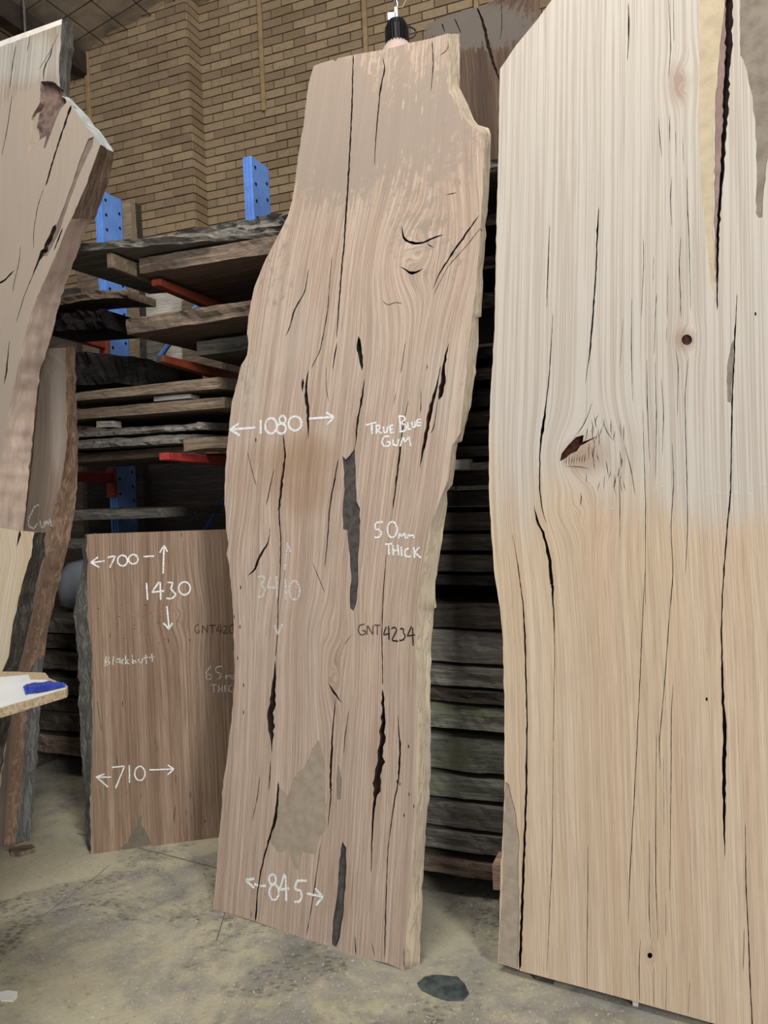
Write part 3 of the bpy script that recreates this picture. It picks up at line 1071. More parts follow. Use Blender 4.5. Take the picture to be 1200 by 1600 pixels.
grey3 = c4([(530, 1190), (545, 1250), (540, 1330), (525, 1333), (522, 1250)])
red1 = c3([(296, 1110), (306, 1120), (296, 1230), (284, 1333), (272, 1333), (284, 1220)])
patch = [('unplaned', grey1, 0.001), ('unplaned2', grey2, 0.002), ('unplaned2', grey3, 0.001), ('resin', resin, 0.006), ('resin', inclu, 0.010)]
knots = [(524, 1060, 22, 45, 0.75, 0.05), (655, 395, 45, 55, 0.7, 0.09), (510, 990, 25, 30, 0.4, 0.03), (400, 880, 30, 40, 0.5, 0.0)]
blobs = [(600, 130, 190, 160, 0.46, 0), (500, 230, 70, 130, 0.5, 0), (660, 240, 120, 110, 0.28, 0), (430, 420, 40, 90, 0.42, 0), (385, 600, 25, 80, 0.38, 0), (660, 390, 90, 60, 0.36, 0),
         (720, 560, 25, 150, 0.25, 0), (476, 750, 48, 60, 0.75, 1), (395, 745, 40, 50, 0.4, 1), (470, 700, 80, 30, 0.3, 1), (530, 1400, 25, 80, 0.5, 1), (590, 1200, 14, 120, 0.5, 1),
         (440, 480, 60, 150, 0.4, 2), (600, 560, 130, 120, 0.4, 2), (540, 330, 60, 60, 0.4, 2), (380, 640, 30, 90, 0.5, 2), (360, 1400, 60, 60, 0.22, 0), (450, 1380, 60, 60, 0.25, 0), (700, 640, 40, 90, 0.3, 2)]
mid = slab('timber_slab', 'tall live-edge slab in the middle, dusty grey above and marked 845 near its foot', PC, outline, 0.05, M['gum'],
           {'sap': 'sap', 'wane': 'sap'}, cr, patch, knots, blobs, seed=3, clampv=0.0, grid=0.013, rough=0.004, edge=(0.75, 0.75), gleft=[(333, 1420), (352, 1150), (355, 850), (352, 760), (372, 600), (404, 420), (458, 250), (492, 103)], gright=[(632, 1517), (650, 1250), (652, 950), (700, 750), (735, 500), (752, 350), (757, 200), (756, 50)])
strokes(mid, PC, 'chalk_lettering', M['chalk'], [
    c3([(80, 990), (185, 982)]), c3([(115, 965), (80, 990), (120, 1015)]), c3([(207, 950), (207, 1008)]), c3(ell(250, 975, 25, 33)), c3(ell(298, 950, 14, 17)), c3(ell(293, 987, 20, 22)),
    c3(ell(350, 965, 28, 30)), c3([(408, 945), (510, 938)]), c3([(480, 920), (512, 938), (485, 970)])], 3.0, 1)
strokes(mid, PC, 'chalk_lettering', M['chalk'], [
    c3([(645, 972), (690, 960)]), c3([(668, 967), (672, 1008)]), c3([(688, 970), (690, 1008)]), c3([(688, 972), (705, 975), (703, 988), (690, 992), (712, 1008)]),
    c3([(718, 978), (720, 1002), (732, 1004), (736, 978)]), c3([(745, 975), (747, 1005)]), c3([(745, 975), (760, 972)]), c3([(746, 990), (758, 988)]), c3([(747, 1005), (762, 1002)]),
    c3([(785, 935), (790, 1000)]), c3([(780, 935), (805, 935), (810, 950), (790, 962), (815, 975), (812, 995), (785, 1000)]), c3([(820, 960), (822, 990), (835, 988)]),
    c3([(836, 958), (840, 982), (850, 980), (850, 955)]), c3([(858, 950), (875, 948)]), c3([(858, 962), (876, 962)]), c3([(858, 975), (875, 972)]), c3([(858, 950), (858, 975)]),
    c3([(742, 1018), (720, 1020), (710, 1042), (722, 1062), (745, 1058), (748, 1042), (733, 1042)]), c3([(757, 1030), (760, 1055), (775, 1058), (782, 1030)]),
    c3([(788, 1060), (800, 1020), (808, 1045), (825, 1018), (832, 1060)])], 2.6, 2)
strokes(mid, PC, 'chalk_lettering', M['chalk'], [
    c4([(715, 175), (685, 178), (683, 208), (700, 205), (712, 222), (700, 240), (680, 240)]), c4(ell(755, 207, 21, 34)), c4([(782, 245), (785, 220), (795, 238), (808, 218), (810, 245)]),
    c4([(818, 245), (822, 225), (832, 238), (842, 225), (846, 243)]), c4([(725, 268), (755, 266)]), c4([(740, 268), (742, 312)]), c4([(758, 272), (760, 315)]), c4([(778, 270), (782, 315)]),
    c4([(760, 295), (780, 292)]), c4([(792, 278), (795, 318)]), c4([(825, 285), (810, 290), (805, 308), (815, 322), (832, 318)]), c4([(845, 280), (848, 325)]), c4([(868, 280), (848, 302), (875, 325)])], 2.6, 3)
strokes(mid, PC, 'chalk_lettering', M['chalk_soft'], [
    c4([(195, 405), (215, 400), (225, 415), (208, 435), (228, 460), (215, 485), (195, 488)]), c4([(248, 405), (235, 450), (275, 448)]), c4([(272, 400), (275, 490)]), c4([(310, 415), (312, 500)]),
    c4(ell(348, 460, 22, 40))], 3.0, 4)
strokes(mid, PC, 'chalk_arrow', M['chalk_soft'], [c4([(318, 260), (308, 375)]), c4([(318, 260), (330, 300)])], 3.0, 41)
strokes(mid, PC, 'chalk_arrow', M['chalk_soft'], [c4([(265, 605), (278, 645)]), c4([(278, 645), (298, 600)])], 3.0, 42)
strokes(mid, PC, 'marker_lettering', M['marker_thin'], [
    c4([(640, 600), (618, 605), (612, 630), (625, 648), (645, 640), (645, 628), (630, 628)]), c4([(650, 645), (652, 605), (675, 645), (675, 605)]), c4([(680, 605), (705, 605)]), c4([(693, 605), (693, 645)])], 1.5, 5)
strokes(mid, PC, 'marker_lettering', M['marker'], [
    c4([(730, 612), (718, 645), (745, 640)]), c4([(740, 608), (742, 665)]), c4([(752, 620), (765, 610), (775, 625), (752, 668), (780, 672)]),
    c4([(788, 620), (805, 618), (800, 635), (812, 650), (800, 668), (785, 668)]), c4([(835, 610), (818, 650), (850, 645)]), c4([(840, 615), (842, 690)])], 1.9, 6)
strokes(mid, PC, 'chalk_lettering', M['chalk'], [
    c2([(195, 345), (168, 350), (195, 375)]), c2([(195, 362), (207, 367)]), c2([(213, 368), (232, 368)]), c2(ell(252, 348, 11, 17)), c2(ell(257, 388, 15, 25)), c2([(290, 330), (274, 380), (305, 376)]), c2([(293, 335), (295, 415)]),
    c2([(360, 352), (327, 352), (322, 380), (340, 382), (345, 402), (336, 418), (320, 418)]), c2([(360, 392), (410, 402)]), c2([(385, 376), (410, 402), (388, 428)])], 3.0, 7)

# ------------------------------------------------------------------ the big pale slab on the right
PR_ = plane_from_foot((813, 1517), (1110, 1598), 8.5, 0.025)
k5 = lambda pts: crop(750, 0, 2.667, pts)
k6 = lambda pts: crop(750, 450, 2.667, pts)
k7 = lambda pts: crop(750, 900, 2.287, pts)
outR = [(811, 1515), (778, 1504), (780, 1450), (782, 1360), (786, 1290), (787, 1270), (788, 1210), (788, 1097), (785, 990), (781, 948), (773, 900), (767, 825), (764, 770), (764, 675), (767, 607), (772, 525), (773, 490), (776, 337), (779, 225), (780, 150), (781, 108), (790, 95), (806, 71), (840, 30), (862, 0), (915, -66), (960, -120), (1360, -190), (1400, 500), (1400, 1200), (1400, 1690)]
outR = [(x, y, None, None, 'wane' if x < 830 and y < 1500 and y > 110 else 'cut') for x, y in outR] + [(1250, 1640), (1100, 1595), (960, 1556), (813, 1517)]
crR = [
    (K, k5([(1044, -90, 13), (1040, 0, 12), (1035, 200, 10), (1022, 480, 9), (1006, 750, 7), (990, 1000, 5), (988, 1290, 3)]) + k6([(988, 95, 1)])),
    (K, k6([(1072, 20, 1.5), (1062, 200, 3), (1050, 500, 3), (1045, 850, 3), (1030, 1000, 3), (1015, 1200, 3)]) + k7([(866, 60, 3), (863, 200, 3), (868, 450, 5), (876, 560, 7), (872, 700, 7), (872, 880, 5), (876, 1010, 1)])),
    (K, k7([(948, 880, 1), (950, 1100, 2.4), (958, 1250, 2.2), (965, 1450, 2.6), (975, 1640, 2.6)])),
    (K, k5([(291, 930, 1), (282, 1150, 2.2), (278, 1290, 1)])),
    (K, k5([(496, 860, 1), (490, 950, 3.5), (482, 1150, 2.6), (472, 1280, 3.5)]) + k6([(474, 80, 3.4), (460, 250, 2.8), (438, 405, 1)])),
    (K, k6([(304, 100, 1), (290, 350, 2.2), (272, 510, 2.6), (262, 570, 6), (250, 660, 2.6), (248, 850, 2.8), (262, 940, 2), (281, 990, 1)])),
    (K, k6([(225, 905, 1), (236, 970, 4), (268, 1030, 5), (290, 1130, 6), (300, 1250, 5.5)]) + k7([(258, 20, 5), (263, 120, 2.6), (267, 250, 1.4), (262, 600, 1)])),
    (K, k6([(135, 1020, 1), (160, 1170, 2), (178, 1310, 2.4)]) + k7([(152, 80, 2.4), (160, 200, 3), (168, 500, 3), (165, 800, 4), (155, 1050, 4.5), (148, 1250, 5), (142, 1410, 5)])),
    (K, k5([(618, 10, 1.5), (621, 90, 2.8), (619, 180, 2), (614, 255, 1)])),
    (K, k6([(418, 850, 1), (428, 875, 2.2), (416, 915, 1)])),
    (K, k6([(395, 668, 3), (420, 648, 5), (455, 635, 3), (492, 618, 1)])),
    (K, k7([(945, 1250, 1), (940, 1420, 1.2)])),
]
thin = [k5([(805, -30), (808, 180)]), k5([(785, -20), (796, 200), (785, 330)]), k5([(744, 480), (748, 560), (757, 660)]), k5([(793, 470), (789, 560), (792, 600)]), k5([(800, 730), (793, 820), (800, 950)]), k5([(815, 540), (817, 650)]),
        k5([(862, 730), (865, 880), (872, 1000), (878, 1300)]), k5([(838, 980), (830, 1100), (838, 1330)]), k5([(680, 990), (683, 1080), (672, 1330)]), k5([(724, 1060), (722, 1180)]), k5([(738, 1220), (728, 1333)]), k5([(845, 560), (848, 690)]),
        k5([(782, 1130), (780, 1333)]), k6([(838, 0), (834, 110)]), k6([(735, 20), (724, 280)]), k6([(632, 30), (630, 250), (636, 480)]), k6([(597, 120), (582, 340)]), k6([(695, 290), (697, 480), (706, 730)]), k6([(678, 500), (690, 900), (689, 1333)]),
        k6([(780, 150), (775, 240)]), k6([(815, 250), (826, 330), (822, 540)]), k6([(868, 290), (853, 450), (862, 800), (866, 1000), (855, 1200)]), k6([(602, 650), (630, 760), (648, 870)]), k6([(577, 740), (583, 900), (582, 1050)]),
        k6([(755, 370), (765, 520), (760, 700)]), k6([(800, 640), (808, 800), (795, 1000), (805, 1180), (795, 1333)]), k6([(730, 300), (735, 560), (732, 800)]),
        k7([(590, -20), (578, 200), (575, 300), (556, 700), (535, 1080), (530, 1250)]), k7([(690, -20), (676, 150), (660, 380), (640, 600), (645, 700)]), k7([(690, 380), (684, 480), (682, 800), (678, 1130)]), k7([(630, 560), (628, 900), (628, 1100), (636, 1310)]),
        k7([(605, 940), (604, 1200), (611, 1310)]), k7([(574, 1290), (568, 1400), (571, 1530)]), k7([(620, 1390), (621, 1545)]), k7([(386, 960), (384, 1200), (382, 1478)]), k7([(655, 640), (658, 900)]), k7([(664, 1150), (664, 1300)]), k7([(668, 1380), (664, 1560)]), k7([(750, 1440), (744, 1570)]), k7([(722, 640), (720, 820)]), k7([(262, 600), (258, 1000), (238, 1430)])]
rk_ = random.Random(4)
for i in range(34):
    a_ = rk_.uniform(-0.9, 0.9)
    x, y = 430 + rk_.uniform(10, 170), 660 + rk_.uniform(-130, 150)
    thin.append(k6([(x, y), (x + rk_.uniform(-8, 8), y + rk_.uniform(14, 40)), (x + rk_.uniform(-14, 14), y + rk_.uniform(45, 80))]))
for i in range(9):
    x, y = 352 + i * 11, 728 - i * 2
    thin.append(k6([(x, y - 30 + i), (x + rk_.uniform(-8, 4), y), (x - 6, y + 20)]))
thin += [k6([(470, 470), (440, 560), (405, 610)]), k6([(500, 520), (470, 560), (490, 590)]), k6([(510, 540), (525, 600), (560, 640)]), k6([(345, 745), (410, 742), (460, 755)])]
for t in thin:
    crR.append((R_, [(x, y, 0.8 if i in (0, len(t) - 1) else 1.7) for i, (x, y) in enumerate(t)]))
knv = k6([(333, 722), (340, 690), (370, 652), (400, 622), (432, 612), (428, 640), (404, 680), (380, 690), (352, 712)])
patR = [('yellow_sap', k5([(920, -80), (1030, -80), (990, 300), (975, 500), (970, 900), (984, 1280), (965, 1200), (940, 950), (920, 760), (914, 400), (918, 0)]), 0.001),
        ('purple', k5([(996, -80), (1040, -80), (1030, 200), (1016, 500), (1000, 800), (985, 1270), (976, 900), (982, 400)]), 0.004),
        ('unplaned2', k5([(1085, -120), (1085, 230), (1105, 275), (1135, 400), (1153, 600), (1150, 890), (1162, 908), (1176, 905), (1190, 720), (1200, 650), (1300, 560), (1500, 500), (1500, -160)]), 0.002),
        ('unplaned', k7([(91, 735), (104, 745), (130, 860), (141, 950), (137, 1050), (141, 1200), (134, 1402), (66, 1380), (76, 1200), (82, 1050), (87, 850)]), 0.003),
        ('unplaned2', k6([(1062, 205), (1054, 330), (1044, 478), (1032, 474), (1029, 330), (1045, 240)]), 0.002),
        ('crack_red', knv, 0.015),
        ('crack_red', k6(poly_ell(862, 216, 22, 22)), 0.006),
        ('knot', k6(poly_ell(862, 216, 15, 14)), 0.004),
        ('crack', k7(poly_ell(607, 1356, 9, 10)), 0.02),
        ('crack', k7(poly_ell(810, 440, 4, 7, 8)), 0.02), ('crack', k6(poly_ell(1148, 108, 4, 8, 8)), 0.01)]
knR = [(915, 712, 42, 42, 0.75, 0.07), (1073, 531, 12, 20, 0.8, 0.03), (1017, 1492, 10, 22, 0.8, 0.02), (1065, 125, 16, 30, 0.7, 0.05), (905, 800, 40, 30, 0.45, 0.03)]
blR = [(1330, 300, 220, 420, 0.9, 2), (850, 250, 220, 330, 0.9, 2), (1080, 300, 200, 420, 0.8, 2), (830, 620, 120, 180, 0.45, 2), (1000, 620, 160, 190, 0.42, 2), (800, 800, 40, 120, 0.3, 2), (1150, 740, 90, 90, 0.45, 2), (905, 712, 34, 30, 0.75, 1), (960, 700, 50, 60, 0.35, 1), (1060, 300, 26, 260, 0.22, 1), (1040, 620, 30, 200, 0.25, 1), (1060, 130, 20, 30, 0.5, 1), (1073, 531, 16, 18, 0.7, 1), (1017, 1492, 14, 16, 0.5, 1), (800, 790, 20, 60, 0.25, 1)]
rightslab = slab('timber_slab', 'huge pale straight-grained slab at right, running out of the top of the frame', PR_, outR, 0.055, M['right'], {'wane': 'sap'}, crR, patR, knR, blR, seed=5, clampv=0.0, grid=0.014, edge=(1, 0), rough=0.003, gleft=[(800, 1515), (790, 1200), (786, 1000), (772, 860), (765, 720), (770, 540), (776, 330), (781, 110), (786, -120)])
for sm_ in [k6([(725, 850), (745, 860), (735, 840), (725, 825)]), k6([(690, 885), (672, 905), (688, 880)]), k6([(545, 910), (555, 940), (550, 900)]), k6([(595, 970), (608, 945)]), k6([(920, 860), (980, 848), (1030, 858), (1130, 858)]), k6([(1150, 815), (1200, 822)]), k6([(770, 800), (760, 830)])]:
    strokes(rightslab, PR_, 'chalk_smear', M['smear'], [sm_], 5, 8)

# ------------------------------------------------------------------ the short brown slab
PB = plane_from_foot((140, 1335), (337, 1309), 5.0)
k8 = lambda pts: crop(100, 800, 2.909, pts)
fb = k8([(105, 103), (105, 300), (110, 500), (124, 600), (128, 800), (130, 1000), (124, 1200), (118, 1350), (124, 1450), (120, 1557)])
bb = k8([(95, 112), (85, 200), (66, 340), (46, 440), (54, 550), (64, 700), (70, 900), (76, 1050), (86, 1200), (96, 1350), (100, 1450), (106, 1557)])
ysb = sorted(set([round(p[1], 1) for p in fb + bb]))[::-1]
lb = pair(fb, bb, [y for y in ysb if y <= 1336], 'bark')
outB = lb + [(150, 834), (355, 827), (412, 825, None, None, 'cut'), (402, 1300), (337, 1309), (240, 1322)]
crB = [(K, k8([(533, 84, 2), (534, 120, 1)])), (K, k8([(672, 80, 2.4), (674, 98, 1)])), (K, k8([(474, 572, 1.5), (476, 595, 2)])), (K, k8([(568, 575, 2.5), (571, 588, 1)])), (K, k8([(268, 850, 1), (268, 875, 2.2), (266, 890, 1)])),
       (K, k8([(502, 1340, 1), (502, 1420, 1.5)])), (K, k8([(640, 1400, 3), (640, 1410, 3)])), (K, k8([(154, 434, 2), (155, 446, 2)])),
       (R_, k8([(210, 545, 1), (208, 580, 1.6)])), (R_, k8([(238, 1100, 1), (244, 1170, 1.2)])), (R_, k8([(150, 850, 1), (170, 1000, 1)])),
       (K, k8([(120, 940, 1), (126, 960, 3), (120, 985, 1)]))]
rngb = random.Random(5)
for i in range(26):
    x, y = rngb.uniform(230, 460), rngb.uniform(420, 600)
    crB.append((R_, k8([(x, y, 0.8), (x + rngb.uniform(-2, 12), y + rngb.uniform(1, 5), 1.3), (x + rngb.uniform(6, 16), y + 2, 0.8)])))
for i in range(14):
    x, y = rngb.uniform(150, 700), rngb.uniform(850, 1450)
    crB.append((R_, k8([(x, y, 0.6), (x + rngb.uniform(-2, 2), y + rngb.uniform(8, 30), 1.1), (x, y + 40, 0.6)])))
paB = [('dirt', k8([(355, 1380), (348, 1420), (365, 1440), (385, 1480), (400, 1510), (350, 1518), (270, 1535), (255, 1530), (290, 1500), (310, 1450), (330, 1430), (338, 1390)]), 0.0006)]
brown = slab('timber_slab', 'short brown slab with a grey bark left edge, chalked 700 and 1430', PB, outB, 0.065, M['blackbutt'], {'bark': 'bark_grey'}, crB, paB,
             [(280, 960, 26, 32, 0.5, 0.04), (320, 1300, 6, 10, 0.8, 0.01)], [(150, 1200, 12, 200, 0.3, 2), (240, 1080, 90, 160, 0.35, 1)], seed=9, clampv=0.0, grid=0.016, rough=0.007, bevel_n=7, edge=(0, 0))
strokes(brown, PB, 'chalk_lettering', M['chalk'], [
    k8([(122, 232), (185, 222)]), k8([(155, 205), (122, 230), (160, 252)]), k8([(198, 206), (234, 200), (208, 252)]), k8(ell(266, 221, 23, 25)), k8(ell(315, 215, 22, 22)), k8([(362, 203), (410, 200)]),
    k8([(450, 280), (455, 155)]), k8([(435, 185), (455, 153), (470, 180)]), k8([(375, 322), (380, 400)]), k8([(432, 318), (400, 365), (455, 358)]), k8([(437, 318), (440, 400)]),
    k8([(470, 320), (495, 320), (485, 350), (510, 375), (490, 395), (465, 392)]), k8(ell(548, 347, 27, 30)), k8([(468, 428), (478, 530)]), k8([(452, 505), (477, 532), (492, 505)])], 2.6, 21)
strokes(brown, PB, 'chalk_lettering', M['chalk_soft'], [
    k8([(192, 655), (185, 700)]), k8([(182, 702), (210, 655), (195, 675), (212, 685), (188, 700)]), k8([(225, 655), (222, 695)]), k8(ell(245, 676, 8, 10)), k8([(254, 664), (256, 690)]), k8([(272, 668), (260, 680), (270, 692)]),
    k8([(280, 650), (280, 692)]), k8([(294, 670), (282, 680), (296, 692)]), k8([(310, 650), (312, 690)]), k8(ell(320, 682, 8, 8)), k8([(338, 668), (342, 685), (355, 685), (358, 665)]), k8([(372, 648), (375, 690)]),
    k8([(362, 665), (385, 660)]), k8([(400, 645), (402, 680)]), k8([(388, 662), (412, 658)])], 1.9, 22)
strokes(brown, PB, 'chalk_lettering', M['chalk_soft'], [
    k8([(668, 700), (645, 730), (648, 760), (668, 760), (672, 740), (650, 738)]), k8([(722, 700), (690, 705), (690, 728), (712, 732), (712, 755), (690, 762)]), k8([(735, 760), (738, 738), (748, 750), (757, 738), (760, 758)]),
    k8([(768, 760), (771, 738), (781, 750), (790, 738), (793, 758)]), k8([(668, 785), (695, 785)]), k8([(680, 785), (682, 820)]), k8([(703, 788), (703, 820)]), k8([(718, 788), (718, 820)]), k8([(703, 805), (718, 803)]), k8([(732, 785), (732, 820)]),
    k8([(765, 782), (748, 795), (750, 815), (768, 818)]), k8([(780, 780), (780, 820)]), k8([(798, 782), (780, 802), (800, 820)])], 1.8, 23)
strokes(brown, PB, 'chalk_lettering', M['chalk'], [
    k8([(145, 1205), (215, 1205)]), k8([(185, 1190), (147, 1203), (200, 1250)]), k8([(218, 1160), (275, 1155), (235, 1255)]), k8([(297, 1150), (298, 1230)]), k8(ell(345, 1188, 24, 33)), k8([(388, 1172), (498, 1168)]), k8([(472, 1150), (500, 1168), (470, 1195)])], 2.2, 24)
strokes(brown, PB, 'marker_lettering', M['marker_thin'], [
    k8([(612, 510), (595, 520), (595, 545), (612, 552), (618, 538), (605, 538)]), k8([(628, 552), (630, 515), (652, 550), (652, 513)]), k8([(660, 515), (688, 513)]), k8([(674, 515), (676, 550)]), k8([(705, 512), (692, 540), (718, 538)]), k8([(712, 512), (713, 555)]),
    k8([(725, 520), (738, 515), (740, 530), (722, 552), (745, 550)]), k8(ell(764, 532, 15, 20))], 1.5, 25)

# ------------------------------------------------------------------ the slabs at the left
PA = Plane((-1.5, 2.86, 0), 28, 9.0)
q1 = lambda pts: crop(0, 0, 4, pts)
q4 = lambda pts: crop(0, 350, 4, pts)
q6 = lambda pts: crop(0, 700, 4, pts)
fA = [(157, 226), (150, 245), (144, 262), (132, 295), (110, 345), (107, 350), (75, 427), (54, 475), (37, 530), (25, 587), (10, 662), (0, 737), (-8, 830), (-20, 1000), (-30, 1150), (-42, 1300), (-60, 1420)]
bA = [(178, 240), (177, 250), (173, 268), (165, 295), (160, 310), (148, 342), (140, 350), (127, 377), (107, 432), (95, 470), (82, 520), (72, 550), (62, 580), (54, 650), (45, 745), (36, 830), (22, 1000), (10, 1150), (-5, 1300), (-22, 1420)]
barkys = [y for y in sorted(set([p[1] for p in fA] + [p[1] for p in bA])) if y >= 240]
rA = pair(fA, bA, barkys, 'edge')
for i, e in enumerate(rA):
    if e[1] < 335: rA[i] = e[:4] + ('bark',)
outA = [(-170, 110), (0, 64), (97, 29, 115, 41, 'barkg'), (95, 60, 114, 70, 'barkg'), (92, 95, 112, 100, 'barkg'), (93, 128, 109, 132, 'barkg'), (96, 150, 108, 152, 'seal'), (107, 157, 112, 156, 'seal'), (130, 190, 140, 185, 'seal'), (157, 226, 178, 238, 'bark')] + rA + [(-230, 1420), (-230, 600)]
crA = [(K, q1([(445, 655, 4), (380, 850, 3), (330, 1010, 3), (288, 1155, 3), (282, 1165, 1)])), (K, q4([(-10, 378, 3), (45, 340, 2.4), (60, 320, 3), (92, 285, 1)])), (K, q1([(75, 590, 1), (50, 780, 1.6), (10, 980, 1)])), (K, q1([(330, 270, 1), (320, 340, 2), (275, 420, 2.4), (270, 500, 1.2)])),
       (K, q1([(100, 270, 1), (80, 400, 2), (60, 560, 1)])), (K, q1([(190, 205, 1), (175, 300, 1.6), (165, 330, 1)])), (K, q1([(370, 200, 1), (310, 330, 1.2), (240, 440, 1)])), (K, q1([(275, 1170, 1), (235, 1290, 1.4), (210, 1440, 1.4), (210, 1560, 1)])),
       (K, q4([(350, 0, 5), (330, 40, 6), (262, 195, 7), (240, 225, 3), (200, 330, 2)])), (K, q4([(255, 205, 1.5), (150, 450, 1.6), (100, 620, 1.2)])), (K, q4([(395, 20, 2), (370, 80, 3), (335, 170, 2)])), (K, q4([(130, 130, 1), (120, 240, 1.4), (85, 380, 1.4), (80, 430, 1)])), (K, q4([(60, 720, 1), (40, 920, 3), (25, 1010, 1)]))]
paA = [('sealer', [(-180, 105), (0, 63), (97, 28), (96, 38), (0, 73), (-180, 118)], 0.001),
       ('incl', q1([(255, 510), (330, 510), (375, 545), (400, 590), (415, 640), (380, 680), (345, 760), (315, 840), (285, 920), (272, 930), (290, 850), (240, 880), (225, 820), (250, 700), (200, 730), (250, 640)]), 0.022),
       ('unplaned', q1([(225, 700), (250, 690), (230, 790), (240, 870), (215, 920), (175, 965), (180, 880), (195, 740)]), 0.008),
       ('unplaned3', q1([(585, 855), (552, 868), (505, 980), (445, 1165), (400, 1290), (360, 1390), (300, 1530), (270, 1600), (295, 1600), (370, 1450), (420, 1300), (480, 1130), (535, 1000), (580, 910)]), 0.004),
       ]
crotch = slab('timber_slab', 'thick dusty forked slab at upper left with a bark pocket between its branches', PA, outA, 0.13, M['crotch'], {'bark': 'bark_brown', 'edge': 'cut_brown', 'barkg': 'bark_grey', 'seal': 'sealer_blue'}, crA, paA,
              [(80, 180, 40, 60, 0.5, 0.05)], [(80, 330, 130, 170, 0.85, 0), (30, 620, 80, 260, 0.75, 0), (60, 190, 60, 60, 0.4, 0), (30, 90, 80, 45, 0.8, 2)], seed=13, clampv=0.0, grid=0.016, rough=0.008, gright=[(97, 20), (104, 150), (112, 300), (92, 390), (60, 470), (25, 590), (0, 740), (-20, 1000), (-60, 1420)], edge=(0, 1), bevel_n=7)

PG = Plane(floor_pt(10, 1325), 25, 6.0)
fG = [(103, 543), (102, 562), (103, 600), (104, 637), (105, 675), (104, 700), (100, 725), (97, 747), (95, 755), (80, 812), (72, 862), (60, 920), (45, 1000), (33, 1050), (24, 1120), (18, 1200), (12, 1260), (7, 1325)]
bG = [(117, 543), (118, 600), (120, 640), (122, 690), (121, 740), (119, 780), (110, 840), (100, 880), (85, 940), (74, 990), (67, 1040), (64, 1090), (60, 1150), (55, 1220), (52, 1270), (49, 1325)]
rG = pair(fG, bG, sorted(set([p[1] for p in fG] + [p[1] for p in bG])), 'edge')
outG = [(-160, 555)] + rG + [(-170, 1330)]
crG = [(R_, q4([(250, 930, 1), (238, 1060, 2), (215, 1300, 2), (198, 1500, 2.2)]) + q6([(190, 140, 2), (172, 330, 2), (150, 520, 1)])), (K, q6([(0, 290, 1.5), (50, 318, 1)]))]
gums = slab('timber_slab', 'dusky narrow slab at far left with the word Gum chalked beside its brown live edge', PG, outG, 0.10, M['gumb'], {'edge': ('bark_tan', 'bark_grey', 3, 0.82)}, crG, [], [(60, 700, 30, 60, 0.3, 0.0)], [(90, 650, 16, 150, 0.5, 2), (20, 760, 30, 120, 0.4, 1)], seed=17, clampv=0.0, grid=0.02, rough=0.008, edge=(0, 0.4), bevel_n=7)
strokes(gums, PG, 'chalk_lettering', M['chalk_soft'], [q6([(245, 355), (215, 370), (180, 440), (180, 490), (215, 505), (235, 470)]), q6([(250, 455), (258, 495), (275, 495), (280, 455)]), q6([(285, 495), (290, 450), (303, 480), (315, 440), (322, 490)])], 2.4, 31)

PCc = Plane((-1.36, 2.62, 0), 27, 9.0)
fC = [(54, 830), (51, 855), (42, 887), (32, 925), (20, 975), (14, 1025), (3, 1050), (-8, 1110), (-22, 1200), (-40, 1300), (-60, 1400)]
bC = [(72, 832), (70, 860), (62, 890), (55, 925), (48, 965), (38, 1010), (30, 1040), (17, 1110), (3, 1200), (-15, 1300), (-35, 1400)]
rC = pair(fC, bC, sorted(set([p[1] for p in fC if p[1] >= 832] + [p[1] for p in bC])), 'bark')
outC = [(-160, 826), (0, 825)] + rC + [(-220, 1440)]
palec = slab('timber_slab', 'pale fresh-sawn slab with rough dark bark edge, behind the white bench top', PCc, outC, 0.07, M['palec'], {'bark': 'bark_dark'}, [(K, q6([(125, 512, 4), (118, 570, 4), (104, 625, 1)]))], [], [], [], seed=19, clampv=0.0, grid=0.02, rough=0.012, edge=(0, 0.6), bevel_n=7)

# ------------------------------------------------------------------ the dark old slab standing on top of the rack
zD = 2.55
PD = Plane(at_y(745, 300, 3.95), 20, 7.0)
outD = [(690, 312), (680, 200), (676, 130), (664, 62), (663, 42), (668, 38), (705, 22), (744, 12), (760, 6), (800, -14), (841, -32), (842, 312)]
crD = [(K, crop(640, 0, 5.33, [(560, 60, 2), (600, 150, 4), (630, 260, 5), (665, 420, 5), (700, 540, 4), (735, 630, 3), (770, 720, 1)])), (K, crop(640, 0, 5.33, [(265, 190, 2), (300, 275, 1.4)])), (K, crop(640, 0, 5.33, [(372, 150, 2), (430, 280, 1.6)])), (K, crop(640, 0, 5.33, [(765, 0, 1), (770, 250, 1.6), (750, 340, 1)]))]
paD = [('unplaned2', crop(640, 0, 5.33, [(556, 62), (575, 60), (610, 130), (640, 270), (670, 400), (655, 390), (625, 290), (595, 170)]), 0.0)]
dark = slab('timber_slab', 'dark weathered slab standing on the rack behind the tall slabs', PD, outD, 0.06, M['darkslab'], {}, crD, [], [], [(745, 40, 110, 40, 0.8, 0)], seed=23, grid=0.02, cutmat='cut')


# ------------------------------------------------------------------ timber lying on the rack
ZB = {}


